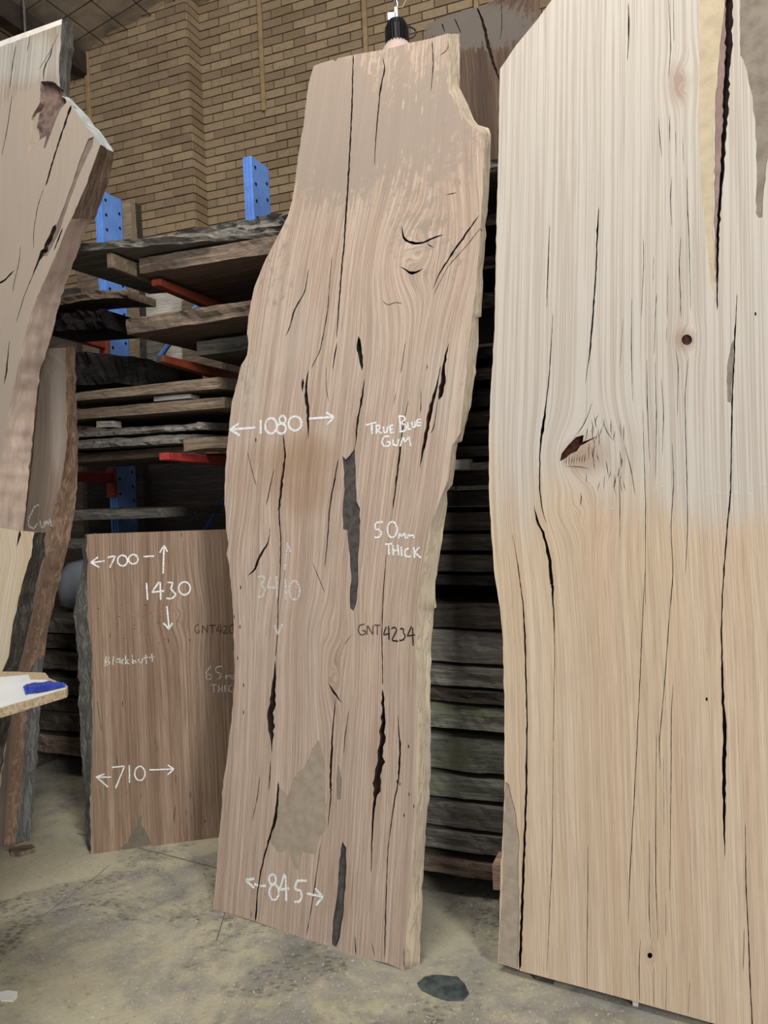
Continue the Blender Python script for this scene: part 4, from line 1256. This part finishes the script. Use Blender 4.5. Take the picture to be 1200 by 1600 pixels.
def board(name, label, mat, a, b, q, depth, amp=0.006, cat='board', seed=0, skew_l=0.0, skew_r=0.0, wane=0.0, arch=0.0, group=None, freq=6.0, endmat=None, dq=0.0, zbot=None):
    """a = (x, y_top, y_bottom) at the left end, b = the same at the right end; both on the front plane q"""
    p0, z0t = rk(a[0], a[1], q)
    _, z0b = rk(a[0], a[2], q)
    p1, z1t = rk(b[0], b[1], q)
    _, z1b = rk(b[0], b[2], q)
    if dq:
        p0 = rk(a[0], a[1], q + dq)[0]
        z0t, z0b = z1t, z1b
    if zbot is not None:
        h_ = 0.5 * (z0t - z0b + z1t - z1b)
        z0b = z1b = zbot
        z0t = z1t = zbot + h_
    ZB[name] = min(z0b, z1b)
    L = p1 - p0
    nx = max(6, min(60, int(L / 0.03)))
    prof = [(0, 0), (0, .33), (0, .66), (0, 1), (.12, 1), (.5, 1), (1, 1), (1, 0), (.5, 0), (.12, 0)]
    v, f = [], []
    np_ = len(prof)
    zb = min(z0b, z1b)
    for i in range(nx + 1):
        t = i / nx
        for k, (d, h) in enumerate(prof):
            zt = z0t + (z1t - z0t) * t
            zl = z0b + (z1b - z0b) * t
            x = p0 + L * t + d * depth * (skew_l * (1 - t) + skew_r * t)
            y = d * depth + dq * (1 - t)
            front = 1.0 if d == 0 else (0.5 if d < 0.2 else 0)
            nn = noise.noise(Vector((x * freq, h * 2.2, seed * 7.3))) + 0.6 * noise.noise(Vector((x * freq * 4, h * 5, seed * 3.1)))
            y -= front * amp * nn * 1.6
            if d == 0: y += wane * h * h
            z = zl + (zt - zl) * h
            z += amp * 0.45 * noise.noise(Vector((x * freq * 1.4, y * 3, seed + h * 9))) * front * (1 if h > 0.5 else 0.6)
            z += arch * math.sin(math.pi * t)
            v.append((x - p0, y, z - zb))
    for i in range(nx):
        for k in range(np_):
            k2 = (k + 1) % np_
            f.append((i * np_ + k, i * np_ + k2, (i + 1) * np_ + k2, (i + 1) * np_ + k)[::-1])
    f.append(tuple(range(np_)))
    f.append(tuple(nx * np_ + k for k in range(np_))[::-1])
    o = mesh_obj(name, v, f, [M[mat], M[endmat or mat]], mi=[0] * (len(f) - 2) + [1, 1], M=WF @ Matrix.Translation((p0, q, zb)))
    return tag(o, label, cat, group, 'thing')


UP = 'timber on the upper rack arms'
board('bark_slab', 'topmost bark-edged slab on the rack, in front of the right blue post', 'b_grey', (262, 366, 383), (470, 328, 347), 3.2, 0.7, 0.022, 'slab', 1, group=UP, freq=9)
board('wide_slab', 'wide dark-bellied slab with a crinkled grey edge, second from the top of the rack', 'b_grey', (40, 372, 386), (470, 353, 366), 3.16, 0.84, 0.018, 'slab', 2, skew_l=0.05, dq=-0.36, group=UP, freq=8)
board('thick_slab', 'thick square-ended slab resting on the higher orange arm', 'b_brown', (217, 404, 428), (470, 362, 388), 3.06, 0.9, 0.006, 'slab', 3, group=UP)
board('broad_slab', 'broad brown slab on the middle tier, just above the grey plank', 'b_brown', (197, 499, 523), (420, 464, 488), 3.05, 0.85, 0.010, 'slab', 4, skew_l=0.05, group=UP)
board('grey_plank', 'grey plank wedged between the broad brown slab and the second orange arm', 'b_grey', (307, 534, 556), (430, 517, 540), 3.3, 0.4, 0.006, 'plank', 5, group=UP)
board('curved_slab', 'thin curved offcut at left on the arm of the left blue post', 'b_brown', (60, 470, 484), (200, 453, 466), 3.62, 0.25, 0.012, 'offcut', 6, arch=0.02, group=UP)
board('gnarled_log', 'dark gnarled log lying on the orange arm below the curved offcut', 'b_black', (60, 492, 520), (163, 484, 512), 3.60, 0.35, 0.035, 'log', 7, group=UP, freq=12)
board('charred_log', 'blackened lump of log below the left blue post bracket', 'b_black', (60, 556, 612), (232, 562, 604), 3.45, 0.5, 0.03, 'log', 8, group=UP, arch=0.03)
MID = 'boards on the middle rack arms'
board('sawn_board', 'pale sawn board directly under the blackened log', 'b_pale', (60, 620, 631), (340, 589, 607), 3.2, 0.7, 0.004, 'board', 9, skew_r=0.35, group=MID)
board('sawn_board', 'second pale sawn board, the one under the small grey spacer', 'b_pale', (60, 645, 660), (351, 620, 637), 3.2, 0.7, 0.004, 'board', 10, skew_r=0.1, group=MID)
board('spacer_block', 'small grey spacer between the two pale sawn boards', 'b_white', (240, 620, 627), (297, 615, 622), 3.25, 0.08, 0.002, 'spacer', 11)
board('bark_board', 'greyish board with a bark left end, upper of the pair above the red arm', 'b_grey', (60, 676, 688), (312, 659, 671), 3.2, 0.7, 0.016, 'board', 12, skew_r=0.3, wane=0.05, group=MID, freq=10)
board('bark_board', 'greyish board with a bark left end, lower of the pair above the red arm', 'b_grey', (60, 690, 705), (284, 677, 692), 3.1, 0.8, 0.018, 'board', 13, skew_r=0.3, wane=0.05, group=MID, freq=10)
board('wood_chunk', 'pale chunk of wood lying on the upper bark-ended board', 'b_white', (150, 658, 668), (173, 657, 667), 3.22, 0.08, 0.008, 'offcut', 14)
board('dark_beam', 'dark squared beam under the bark-ended boards', 'b_brown', (60, 714, 728), (345, 699, 712), 3.25, 0.62, 0.004, 'beam', 15, group=MID, zbot=rk(249, 708, 2.95)[1] + 0.004)
board('round_topped_offcut', 'short round-topped offcut sitting on the red arm tip', 'b_pale', (287, 693, 711), (365, 690, 707), 3.0, 0.22, 0.002, 'offcut', 16, skew_l=0.3, arch=0.008, zbot=rk(249, 708, 2.95)[1] + 0.003)
board('low_board', 'dim board in the dark bay above the short brown slab', 'b_grey', (60, 799, 815), (246, 794, 809), 3.4, 0.62, 0.005, 'board', 17)
board('low_board', 'dim lower board half hidden behind the top of the short brown slab', 'b_grey', (50, 843, 858), (400, 838, 852), 3.5, 0.5, 0.005, 'board', 18)
LS = 'pile at left behind the short brown slab'
left_rows = [(966, 989, 'b_grey'), (991, 1013, 'b_dark'), (1024, 1046, 'b_dark'), (1058, 1086, 'b_grey'), (1092, 1111, 'b_dark'), (1117, 1142, 'b_dark'), (1150, 1178, 'b_brown')]
ordl = ['topmost', 'second from the top', 'third from the top', 'middle', 'third from the bottom', 'second from the bottom', 'lowest']
for i, (t, b, m) in enumerate(left_rows):
    s_ = (t - 870) * 0.00034
    f_ = lambda x, y: y + (x - 100) * s_
    q = 3.3 + 0.04 * math.sin(i * 2.3)
    board('stacked_board', ordl[i] + ' board of the dim pile left of the short brown slab', m, (20, f_(20, t), f_(20, b)), (330, f_(330, t), f_(330, b)), q, 0.7, 0.012, 'board', 20 + i, group=LS)
RS = 'pile between the two tall slabs'
right_rows = [(545, 562, 'b_black'), (578, 596, 'b_dark'), (610, 637, 'b_black'), (645, 668, 'b_dark'), (672, 694, 'b_black'), (698, 714, 'b_dark'), (735, 759, 'b_black'), (768, 791, 'b_black'), (801, 829, 'b_dark'), (835, 860, 'b_dark'), (867, 893, 'b_dark'), (899, 914, 'b_black'),
              (944, 981, 'b_dark'), (987, 1035, 'b_grey'), (1042, 1072, 'b_grey'), (1079, 1097, 'b_dark'), (1105, 1139, 'b_moss'), (1154, 1204, 'b_moss'), (1215, 1247, 'b_moss'), (1257, 1294, 'b_grey'), (1301, 1330, 'b_grey'), (1345, 1369, 'b_brown')]
nth = ['lowest', 'second', 'third', 'fourth', 'fifth', 'sixth', 'seventh', 'eighth', 'ninth', 'tenth', 'eleventh', 'twelfth', 'thirteenth', 'fourteenth', 'fifteenth', 'sixteenth', 'seventeenth', 'eighteenth', 'nineteenth', 'twentieth', 'twenty-first', 'topmost']
NR = len(right_rows)
look = {'b_black': 'nearly black', 'b_dark': 'dark', 'b_grey': 'weathered grey', 'b_moss': 'greenish grey', 'b_brown': 'brownish'}
for i, (t, b, m) in enumerate(right_rows):
    s_ = (0.5 * (t + b) - 850) * 0.00031 + 0.006 * math.sin(i * 2.1) * (i > 11)
    f_ = lambda x, y: y + (x - 720) * s_
    q = 2.73 + 0.15 * (1369 - t) / 824 + 0.006 * math.sin(i * 1.9)
    od = nth[NR - 1 - i]
    if i: od += '' if od == 'lowest' else ' from the bottom,'
    board('stacked_board', '%s board, %s in the pile between the two tall slabs' % (look[m], od.rstrip(',')), m, (575, f_(575, t), f_(575, b)), (850, f_(850, t), f_(850, b)), q, 0.75, 0.007 if i > 12 else 0.005, 'board', 40 + i, group=RS, wane=0.02 if i in (13, 16, 17) else 0, freq=7)
for i, (t, b, m) in enumerate([(250, 268, 'b_grey'), (335, 352, 'b_black'), (400, 420, 'b_black'), (455, 480, 'b_black')]):
    s_ = (t - 850) * 0.00031
    f_ = lambda x, y: y + (x - 770) * s_
    board('rack_board', ['grey bark-edged board showing just below the dark old slab', 'upper of three black boards in the gap beside the dusty slab', 'middle of three black boards in the gap beside the dusty slab', 'lower of three black boards in the gap beside the dusty slab'][i], m,
          (560, f_(560, t), f_(560, b)), (900, f_(900, t), f_(900, b)), 3.25, 0.8, 0.012, 'board', 70 + i)
board('white_block', 'pale little block in the dark pile beside the middle slab', 'b_white', (695, 719, 734), (733, 717, 733), 2.80, 0.05, 0.001, 'block', 80)
board('bearer_block', 'pinkish sawn block end at the lower left edge of the right slab', 'b_pink', (769, 1351, 1390), (800, 1353, 1393), 2.58, 0.1, 0.001, 'block', 81)


def wbox(name, label, cat, mat, p0, p1, q0, q1, z0, z1, group=None, bevel=0.003):
    o = MB().box(WF, p0, p1, q0, q1, z0, z1, 0.001).build(name, M[mat], None, bevel)
    return tag(o, label, cat, group, 'thing')


# bearers under the piles
pa_, zb_ = rk(640, 1358, 2.74)
pb_, zc_ = rk(800, 1372, 2.74)
wbox('bearer', 'dark bearer on the floor under the right end of the pile', 'bearer', 'b_dark', pb_ - 0.02, pb_ + 0.08, 2.76, 3.4, 0, zc_ - 0.03, 'bearers under the piles')
wbox('bearer', 'dark bearer on the floor behind the foot of the middle slab', 'bearer', 'b_dark', pa_ - 0.16, pa_ - 0.06, 2.76, 3.4, 0, zb_ - 0.03, 'bearers under the piles')
pz_, zz_ = rk(785, 1392, 2.58)
wbox('bearer', 'low dark block under the pinkish block end', 'bearer', 'b_black', pz_ - 0.02, pz_ + 0.05, 2.60, 2.68, 0, zz_ - 0.002, 'bearers under the piles')
pl_, zl_ = rk(40, 1172, 3.3)
wbox('bearer', 'dark bearer under the dim left pile', 'bearer', 'b_dark', pl_ - 0.2, pl_ - 0.05, 3.35, 3.9, 0, zl_ - 0.05, 'bearers under the piles')
pl_, zl_ = rk(320, 1190, 3.3)
wbox('bearer', 'dark bearer hidden behind the short brown slab', 'bearer', 'b_dark', pl_ - 0.1, pl_, 3.35, 3.9, 0, zl_ - 0.05, 'bearers under the piles')
p_, z_ = rk(166, 391, 2.93)
_, z2_ = rk(166, 416, 2.93)
wbox('spacer_block', 'square-ended spacer left of the thick square-ended slab', 'spacer', 'b_pale', p_, p_ + 0.03, 2.93, 3.6, z2_ - 0.01, ZB['wide_slab'] - 0.012)

# cloudy plastic tub on the left pile
zt = rk(104, 964, 3.36)[1]
tb = at_y(104, 915, 3.95)
pT, zT = rk(104, 950, 3.45)
tub = MB()
c0 = WF @ Vector((pT, 3.62, zt + 0.012))
hT = rk(104, 882, 3.45)[1] - zt
tub.lathe(c0, [(0.02, 0), (0.11, 0.0), (0.15, 0.03), (0.165, hT * 0.45), (0.15, hT * 0.75), (0.10, hT * 0.95), (0.03, hT), (0.001, hT)], 28)
tag(tub.build('plastic_tub', M['plastic'], None, smooth=True), 'cloudy white plastic tub on the dim left pile', 'tub')

# ------------------------------------------------------------------ the cantilever rack
rack = empty('cantilever_rack', WF @ Vector((rk(385, 300, 4.05)[0], 4.15, 0)))
bpy.context.view_layer.update()
tag(rack, 'blue cantilever rack with orange and red arms behind the slabs', 'rack')
holem = bpy.data.meshes.new('bolt_hole')
bm = bmesh.new()
bmesh.ops.create_cone(bm, cap_ends=True, segments=10, radius1=0.011, radius2=0.011, depth=0.003)
bm.to_mesh(holem)
bm.free()
holem.materials.append(M['hole'])
posts = []
for (xf, yt, q) in ((379.5, 247, 4.05), (147.5, 300, 4.22)):
    p, zt = rk(xf, yt, q)
    mb = MB()
    fw, dp = 0.062, 0.20
    mb.box(WF, p + fw * 0.28, p + fw, q + 0.004, q + dp, 0, zt)            # web
    mb.box(WF, p, p + fw, q - 0.002, q + 0.006, 0, zt)                       # front flange
    mb.box(WF, p + fw * 0.30, p + fw * 0.38, q - 0.010, q + 0.0, 0, zt)        # pressed rib
    mb.box(WF, p + fw * 0.66, p + fw * 0.74, q - 0.010, q + 0.0, 0, zt)
    mb.box(WF, p, p + fw, q + dp - 0.006, q + dp, 0, zt)
    post = mb.build('post', M['blue'], rack)
    bpy.context.view_layer.update()
    k = 0
    z = zt - 0.055
    while z > 0.2 and k < 44:
        for (dq, off) in ((0.032, 0.0), (0.165, -0.05)):
            o = bpy.data.objects.new('bolt_hole', holem)
            C.objects.link(o)
            o.parent = post
            o.matrix_world = WF @ Matrix.Translation((p + fw + 0.0005, q + dq, z + off)) @ Matrix.Rotation(math.pi / 2, 4, 'Y')
            k += 1
        z -= 0.1
    mb = MB().box(WF, p - 0.02, p + fw + 0.02, q - 0.12, q + dp, 0.0, 0.10)
    mb.build('foot_beam', M['blue'], rack)
    posts.append((p, q, zt))


def arm(p, qt, qe, ztop, col, plate=True, h=0.055, wd=0.05):
    mb = MB()
    b = len(mb.v)
    for (q, hh) in ((qt, h * 0.62), (qe, h * 1.3)):
        for x, z in ((p, ztop - hh), (p + wd, ztop - hh), (p + wd, ztop), (p, ztop)):
            mb.v.append(WF @ Vector((x, q, z)))
    mb.f += [(0, 1, 2, 3), (7, 6, 5, 4), (0, 4, 5, 1), (1, 5, 6, 2), (2, 6, 7, 3), (3, 7, 4, 0)]
    a = mb.build('arm', M[col], rack, 0.003)
    if plate:
        MB().box(WF, p - 0.005, p + wd + 0.012, qe - 0.03, qe + 0.002, ztop - 0.17, ztop + 0.03).build('bracket_plate', M[col], a, 0.003)
    MB().box(WF, p + 0.004, p + wd - 0.004, qt - 0.006, qt + 0.001, ztop - h * 0.58, ztop - 0.004).build('end_cap', M['steel'] if col == 'orange' and ztop < 2.3 else M[col], a)
    return a


p2, q2, _ = posts[0]
p1, q1_, _ = posts[1]


def tip(px, py, z):
    return min(np.linspace(2.7, 3.9, 241), key=lambda q_: abs(rk(px, py, q_)[1] - z))


zA1 = ZB['thick_slab'] - 0.006
qA1 = tip(237, 437, zA1)
pA1 = rk(237, 437, qA1)[0]
arm(pA1, qA1, q2, zA1, 'orange')
zA2 = ZB['grey_plank'] - 0.006
qA2 = tip(243, 556, zA2)
pA2 = rk(243, 556, qA2)[0]
arm(pA2, qA2, q2, zA2, 'orange')
pA3, zA3 = rk(249, 708, 2.95)
arm(pA3, 2.95, q2, zA3, 'red')
zz = rk(170, 529, q1_)[1]
arm(p1 + 0.004, 3.2, q1_, zz, 'orange')
zz = rk(182, 738, q1_)[1]
arm(p1 + 0.004, 3.2, q1_, zz, 'red')
# arm tips that carry the higher posts stand a hand's width left of the post: tie them with a cross rail
for z in (zA1 - 0.06, zA2 - 0.06, zA3 - 0.06):
    MB().box(WF, min(pA1, pA2, pA3) - 0.05, p2 + 0.05, q2 + 0.02, q2 + 0.06, z - 0.05, z).build('cross_rail', M['blue'], rack)
a0, a1 = rk(264, 604, 4.6), rk(306, 548, 4.6)
dv = (a1[0] - a0[0], a1[1] - a0[1])
mb = MB()
mb.tube([WF @ Vector((a0[0] - dv[0] * 1.2, 4.3, a0[1] - dv[1] * 1.2)), WF @ Vector((a1[0] + dv[0] * 1.2, 4.3, a1[1] + dv[1] * 1.2))], 0.018, 8)
mb.build('brace', M['blue'], rack)
b0_, b1_ = rk(322, 828, 4.3), rk(352, 780, 4.3)
mb = MB()
mb.tube([WF @ Vector((b0_[0] * 2 - b1_[0], 4.3, b0_[1] * 2 - b1_[1])), WF @ Vector((b1_[0], 4.3, b1_[1]))], 0.018, 8)
mb.build('brace', M['blue'], rack)


# slabs stored upright behind the rack, plus a black pair added for shade
def upright(label, mat, x0, x1, ytop, q, th=0.06, seed=0):
    p0, zt = rk(x0, ytop, q)
    p1, _ = rk(x1, ytop, q)
    n = 14
    v, f = [], []
    for i in range(n + 1):
        t = i / n
        for s, x in ((-1, p0), (1, p1)):
            xx = x + s * 0.03 * noise.noise(Vector((t * 4, seed, s)))
            for d in (0, th):
                v.append((xx, 0.08 * t + d, zt * t))
    for i in range(n):
        a = 4 * i
        for k, m in ((0, 2), (2, 3), (3, 1), (1, 0)):
            f.append((a + k, a + m, a + 4 + m, a + 4 + k))
    f += [(0, 1, 3, 2), (4 * n, 4 * n + 2, 4 * n + 3, 4 * n + 1)]
    o = mesh_obj('stored_slab', v, f, M[mat], M=WF @ Matrix.Translation((0, q - 0.08, 0)))
    return tag(o, label, 'slab', None, 'thing')


upright('pale plank standing beside the top of the left blue post', 'b_pale', 190, 203, 316, 4.9, seed=1)
upright('narrow dark plank standing against the bricks beside the pale plank', 'b_dark', 203, 213, 319, 5.06, seed=2)
upright('whitish slab stored upright behind the rack, seen below the thick slab', 'b_white', 226, 284, 430, 5.45, seed=3)
upright('brown slab stored upright behind the left blue post', 'b_brown', 120, 222, 425, 5.6, seed=4)
upright('grey slab stored upright below the broad brown slab', 'b_grey', 199, 252, 505, 5.2, seed=5)
upright('brown slab stored upright behind the second orange arm', 'b_brown', 284, 345, 470, 5.4, seed=6)
upright('dark slab stored upright behind the middle slab', 'b_dark', 345, 520, 440, 5.5, seed=7)
upright('wide dark slab stored upright behind the right pile', 'b_dark', 520, 700, 420, 5.4, seed=8)
upright('dark slab stored upright behind the gap between the tall slabs', 'b_dark', 700, 900, 300, 5.2, seed=9)
upright('dark slab stored upright far left behind the leaning slabs', 'b_dark', -60, 120, 480, 5.5, seed=10)
upright('added black slab that darkens the shaded bay, left of its pair', 'b_black', 136, 225, 722, 4.75, seed=12)  # this pair is added so the deep shade of the bay reads black
upright('added black slab that darkens the shaded bay, right of its pair', 'b_black', 232, 372, 708, 4.92, seed=13)
upright('pale slab glimpsed through the opening in the pile', 'b_white', 690, 790, 880, 4.6, seed=11)

# ------------------------------------------------------------------ high bay lamp
lc = at_y(621, 72, 4.6)
lamp = empty('high_bay_lamp', lc)
bpy.context.view_layer.update()
tag(lamp, 'high bay lamp with black finned housing hanging above the middle slab', 'lamp')
k_ = 4.6 / 1200
mb = MB()
prof = []
mb.lathe(lc, [(0.02, 0.145), (12 * k_, 0.145), (13 * k_, 0.10), (13 * k_, 0.02), (15 * k_, 0.0)], 24)
mb.build('housing', M['black'], lamp)
fin = MB()
for i in range(22):
    g = 2 * math.pi * i / 22
    T = Matrix.Translation(lc) @ Matrix.Rotation(g, 4, 'Z')
    b = len(fin.v)
    for y in (-0.0035, 0.0035):
        for r, z in ((10 * k_, 0.0), (19 * k_, 0.0), (18.5 * k_, 0.10), (14 * k_, 0.135), (10 * k_, 0.14)):
            fin.v.append(T @ Vector((r, y, z)))
    fin.f += [tuple(b + i for i in range(5)), tuple(b + 5 + i for i in range(5))[::-1]] + [(b + i, b + i + 5, b + (i + 1) % 5 + 5, b + (i + 1) % 5) for i in range(5)]
fin.build('cooling_fins', M['black'], lamp)['kind'] = 'stuff'
mb = MB().lathe(lc, [(12 * k_, 0.01), (17 * k_, 0.012), (23 * k_, -0.02), (30 * k_, -0.08), (42 * k_, -0.2), (43 * k_, -0.2), (31 * k_, -0.085), (12 * k_, 0.0)], 32)
mb.build('reflector', M['dome'], lamp, smooth=True)
MB().box(Matrix.Translation(lc), -14 * k_, 0, -0.02, 0.02, 0.14, 0.19).box(Matrix.Translation(lc), -0.012, 0.012, -0.02, 0.02, 0.14, 0.22).build('mounting_bracket', M['steel'], lamp, 0.004)
ch = MB()
top_z = roof_z((WF.inverted() @ lc).x) - 0.1
z = lc.z + 0.21
i = 0
while z < min(top_z, lc.z + 3.2):
    pts = []
    for g in range(13):
        a_ = 2 * math.pi * g / 12
        o_ = Vector((0.010 * math.cos(a_), 0, 0.022 * math.sin(a_))) if i % 2 else Vector((0, 0.010 * math.cos(a_), 0.022 * math.sin(a_)))
        pts.append(Vector((lc.x, lc.y, z)) + o_)
    ch.tube(pts, 0.0045, 5, False)
    z += 0.034
    i += 1
ch.build('chain', M['steel'], lamp)
loop = [lc + Vector((15 * k_ + 0.055 * math.sin(a_) * 1.0, 0.0, 0.075 + 0.035 * math.cos(a_))) for a_ in np.linspace(0.1, math.pi, 9)]
MB().tube([lc + Vector((14 * k_, 0, 0.11))] + loop + [lc + Vector((15 * k_, 0, 0.04))], 0.005, 6).build('power_lead', M['black'], lamp)
lead2 = [lc + Vector((-0.03, 0, 0.17)), lc + Vector((0.0, 0, 0.22)), lc + Vector((0.04, 0, 0.225)), lc + Vector((0.06, 0, 0.26)), lc + Vector((0.05, 0, 0.31)), lc + Vector((0.04, 0, 0.9)), lc + Vector((0.04, 0, 2.4))]
MB().tube(lead2, 0.005, 6).build('power_lead', M['conduit'], lamp)

# ------------------------------------------------------------------ bench top with tape, at left
zT_ = 1.0


def flat_poly(name, mat, px, z, th, parent=None, jit=0.0):
    P = [floor_pt(x, y, z) for x, y in px]
    Q = []
    for i in range(len(P)):
        a, b = P[i], P[(i + 1) % len(P)]
        m = max(1, int((b - a).length / 0.025)) if jit else 1
        for k in range(m):
            c = a.lerp(b, k / m)
            Q.append(c + Vector((random.uniform(-jit, jit), random.uniform(-jit, jit), 0)) if k else c)
    n = len(Q)
    v = [q.copy() for q in Q] + [q - Vector((0, 0, th)) for q in Q]
    f = [tuple(range(n)), tuple(range(n, 2 * n))[::-1]] + [(i, i + n, (i + 1) % n + n, (i + 1) % n) for i in range(n)]
    if polyarea([(q.x, q.y) for q in Q]) < 0: f = [x[::-1] for x in f]
    mb = MB()
    mb.v = v
    mb.f = f
    return mb.build(name, M[mat], parent)


bench = flat_poly('bench_top', 'chip', [(70, 1051), (76, 1059), (106, 1072), (104, 1077), (0, 1108), (-260, 1185), (-420, 1130), (-160, 1049), (0, 1049)], zT_, 0.024, None, 0.002)
tag(bench, 'white laminated bench top with a chipped corner, jutting in at lower left', 'bench', None, 'thing')
bpy.context.view_layer.update()
flat_poly('laminate', 'laminate', [(44, 1054), (48, 1062), (72, 1062), (105, 1072.5), (103, 1075), (0, 1105), (-255, 1181), (-410, 1130), (-160, 1055), (0, 1058)], zT_ + 0.0015, 0.0015, bench, 0.0015)
for (x, y) in ((-250, 1160), (-330, 1130), (-130, 1070)):
    b = floor_pt(x, y, zT_)
    MB().box(Matrix.Translation((b.x, b.y, 0)), -0.03, 0.03, -0.03, 0.03, 0, zT_ - 0.024).build('leg', M['chip'], bench)
tp = [(36, 1074), (40, 1085), (60, 1083), (102, 1073), (80, 1065), (48, 1067)]
n = 10
tv, tf = [], []
e0 = [floor_pt(*p, zT_ + 0.003) for p in ((36, 1072), (44, 1069), (60, 1066.5), (80, 1065), (92, 1067), (103, 1072))]
e1 = [floor_pt(*p, zT_ + 0.003) for p in ((40, 1086), (46, 1084), (60, 1083), (74, 1080), (88, 1077), (104, 1073))]
for i in range(16):
    t = i / 15 * 5
    k = min(4, int(t))
    a = e0[k].lerp(e0[k + 1], t - k)
    b = e1[k].lerp(e1[k + 1], t - k)
    for j in range(7):
        s = j / 6
        c = a.lerp(b, s)
        c.z += 0.010 * math.sin(math.pi * s) * (0.6 + noise.noise(Vector((i * 0.7, j * 0.9, 2)))) + 0.008 * abs(noise.noise(Vector((i * 1.3, j * 1.1, 5))))
        tv.append(c)
for i in range(15):
    for j in range(6):
        a = i * 7 + j
        tf.append((a, a + 7, a + 8, a + 1))
mb = MB()
mb.v, mb.f = tv, tf
tag(mb.build('tape', M['tape'], None), 'crumpled strip of blue tape on the corner of the white bench top', 'tape', None, 'thing')

# ------------------------------------------------------------------ floor details
tag(flat_poly('floor_film', 'film', [(652, 1536), (664, 1526), (690, 1523), (715, 1526), (726, 1537), (733, 1552), (724, 1562), (700, 1563), (678, 1556), (658, 1546)], 0.0035, 0.003, None, 0.006), 'dark crumpled patch of film stuck to the floor by the middle slab foot', 'film', None, 'thing')
tag(flat_poly('paper_scrap', 'paper', [(-4, 1550), (12, 1547), (28, 1549), (27, 1557), (20, 1564), (2, 1563), (-6, 1558)], 0.004, 0.003, None, 0.002), 'white paper scrap on the floor at lower left', 'paper', None, 'thing')
tag(flat_poly('offcut', 'b_brown', [(14, 1324), (50, 1319), (55, 1324), (30, 1332), (16, 1331)], 0.022, 0.022, None, 0.001), 'flat brown offcut on the floor beneath the dusky narrow slab', 'offcut', None, 'thing')
wv = floor_pt(993, 1571, 0)
wb = MB()
Tm = Matrix.Translation(wv) @ Matrix.Rotation(math.radians(-28), 4, 'Z')
wb.box(Tm, -0.009, 0.009, 0.0, 0.10, 0.0, 0.022)
for i, vtx in enumerate(wb.v):
    pass
wb2 = MB().box(Tm, -0.008, 0.008, -0.006, 0.006, 0, 0.05)
tag(wb2.build('wedge', M['sealer'], None, 0.002), 'little pale wedge under the foot of the right slab', 'wedge', None, 'thing')
for (x, lb) in ((-0.05, 'left'), (0.55, 'right')):
    T2 = PR_.M @ Matrix.Translation((x + 0.12, 0.02, 0))
    c = T2.translation
    b = MB().box(Matrix.Translation((c.x, c.y, 0)) @ Matrix.Rotation(math.radians(-28), 4, 'Z'), -0.03, 0.03, -0.005, 0.12, 0, 0.022).build('batten', M['b_dark'], None)
    tag(b, 'dark batten lifting the %s side of the right slab off the floor' % lb, 'batten', None, 'thing')
# control joint and scratch lines in the concrete
for pts, wd in (([(120, 1302), (250, 1333), (400, 1372), (520, 1402)], 0.006), ([(352, 1425), (338, 1470)], 0.004), ([(0, 1480), (150, 1370), (170, 1352)], 0.003)):
    P = [floor_pt(x, y, 0.0008) for x, y in pts]
    v, f = [], []
    for i, p in enumerate(P):
        d = (P[min(i + 1, len(P) - 1)] - P[max(i - 1, 0)]).normalized()
        nn_ = Vector((-d.y, d.x, 0)) * wd / 2
        v += [p + nn_, p - nn_]
        if i: f.append((2 * i - 2, 2 * i - 1, 2 * i + 1, 2 * i))
    mb = MB()
    mb.v, mb.f = v, f
    mb.build('floor_joint', M['dirt'], bpy.data.objects['floor'])
cv = MB()
rc = random.Random(3)
for i in range(260):
    x, y = rc.uniform(-40, 1000), rc.uniform(1340, 1610)
    p = floor_pt(x, y, 0.001)
    if (p - PC.P).dot(PC.N) < 0.05 and x > 330: continue
    T = Matrix.Translation(p) @ Matrix.Rotation(rc.uniform(0, 3.1), 4, 'Z')
    s = rc.uniform(0.002, 0.008)
    cv.box(T, -s, s, -s * 0.4, s * 0.4, 0, 0.0025)
tag(cv.build('wood_chips', M['b_white'], None), 'tiny pale wood chips strewn over the dusty concrete', 'chips', None, 'stuff')
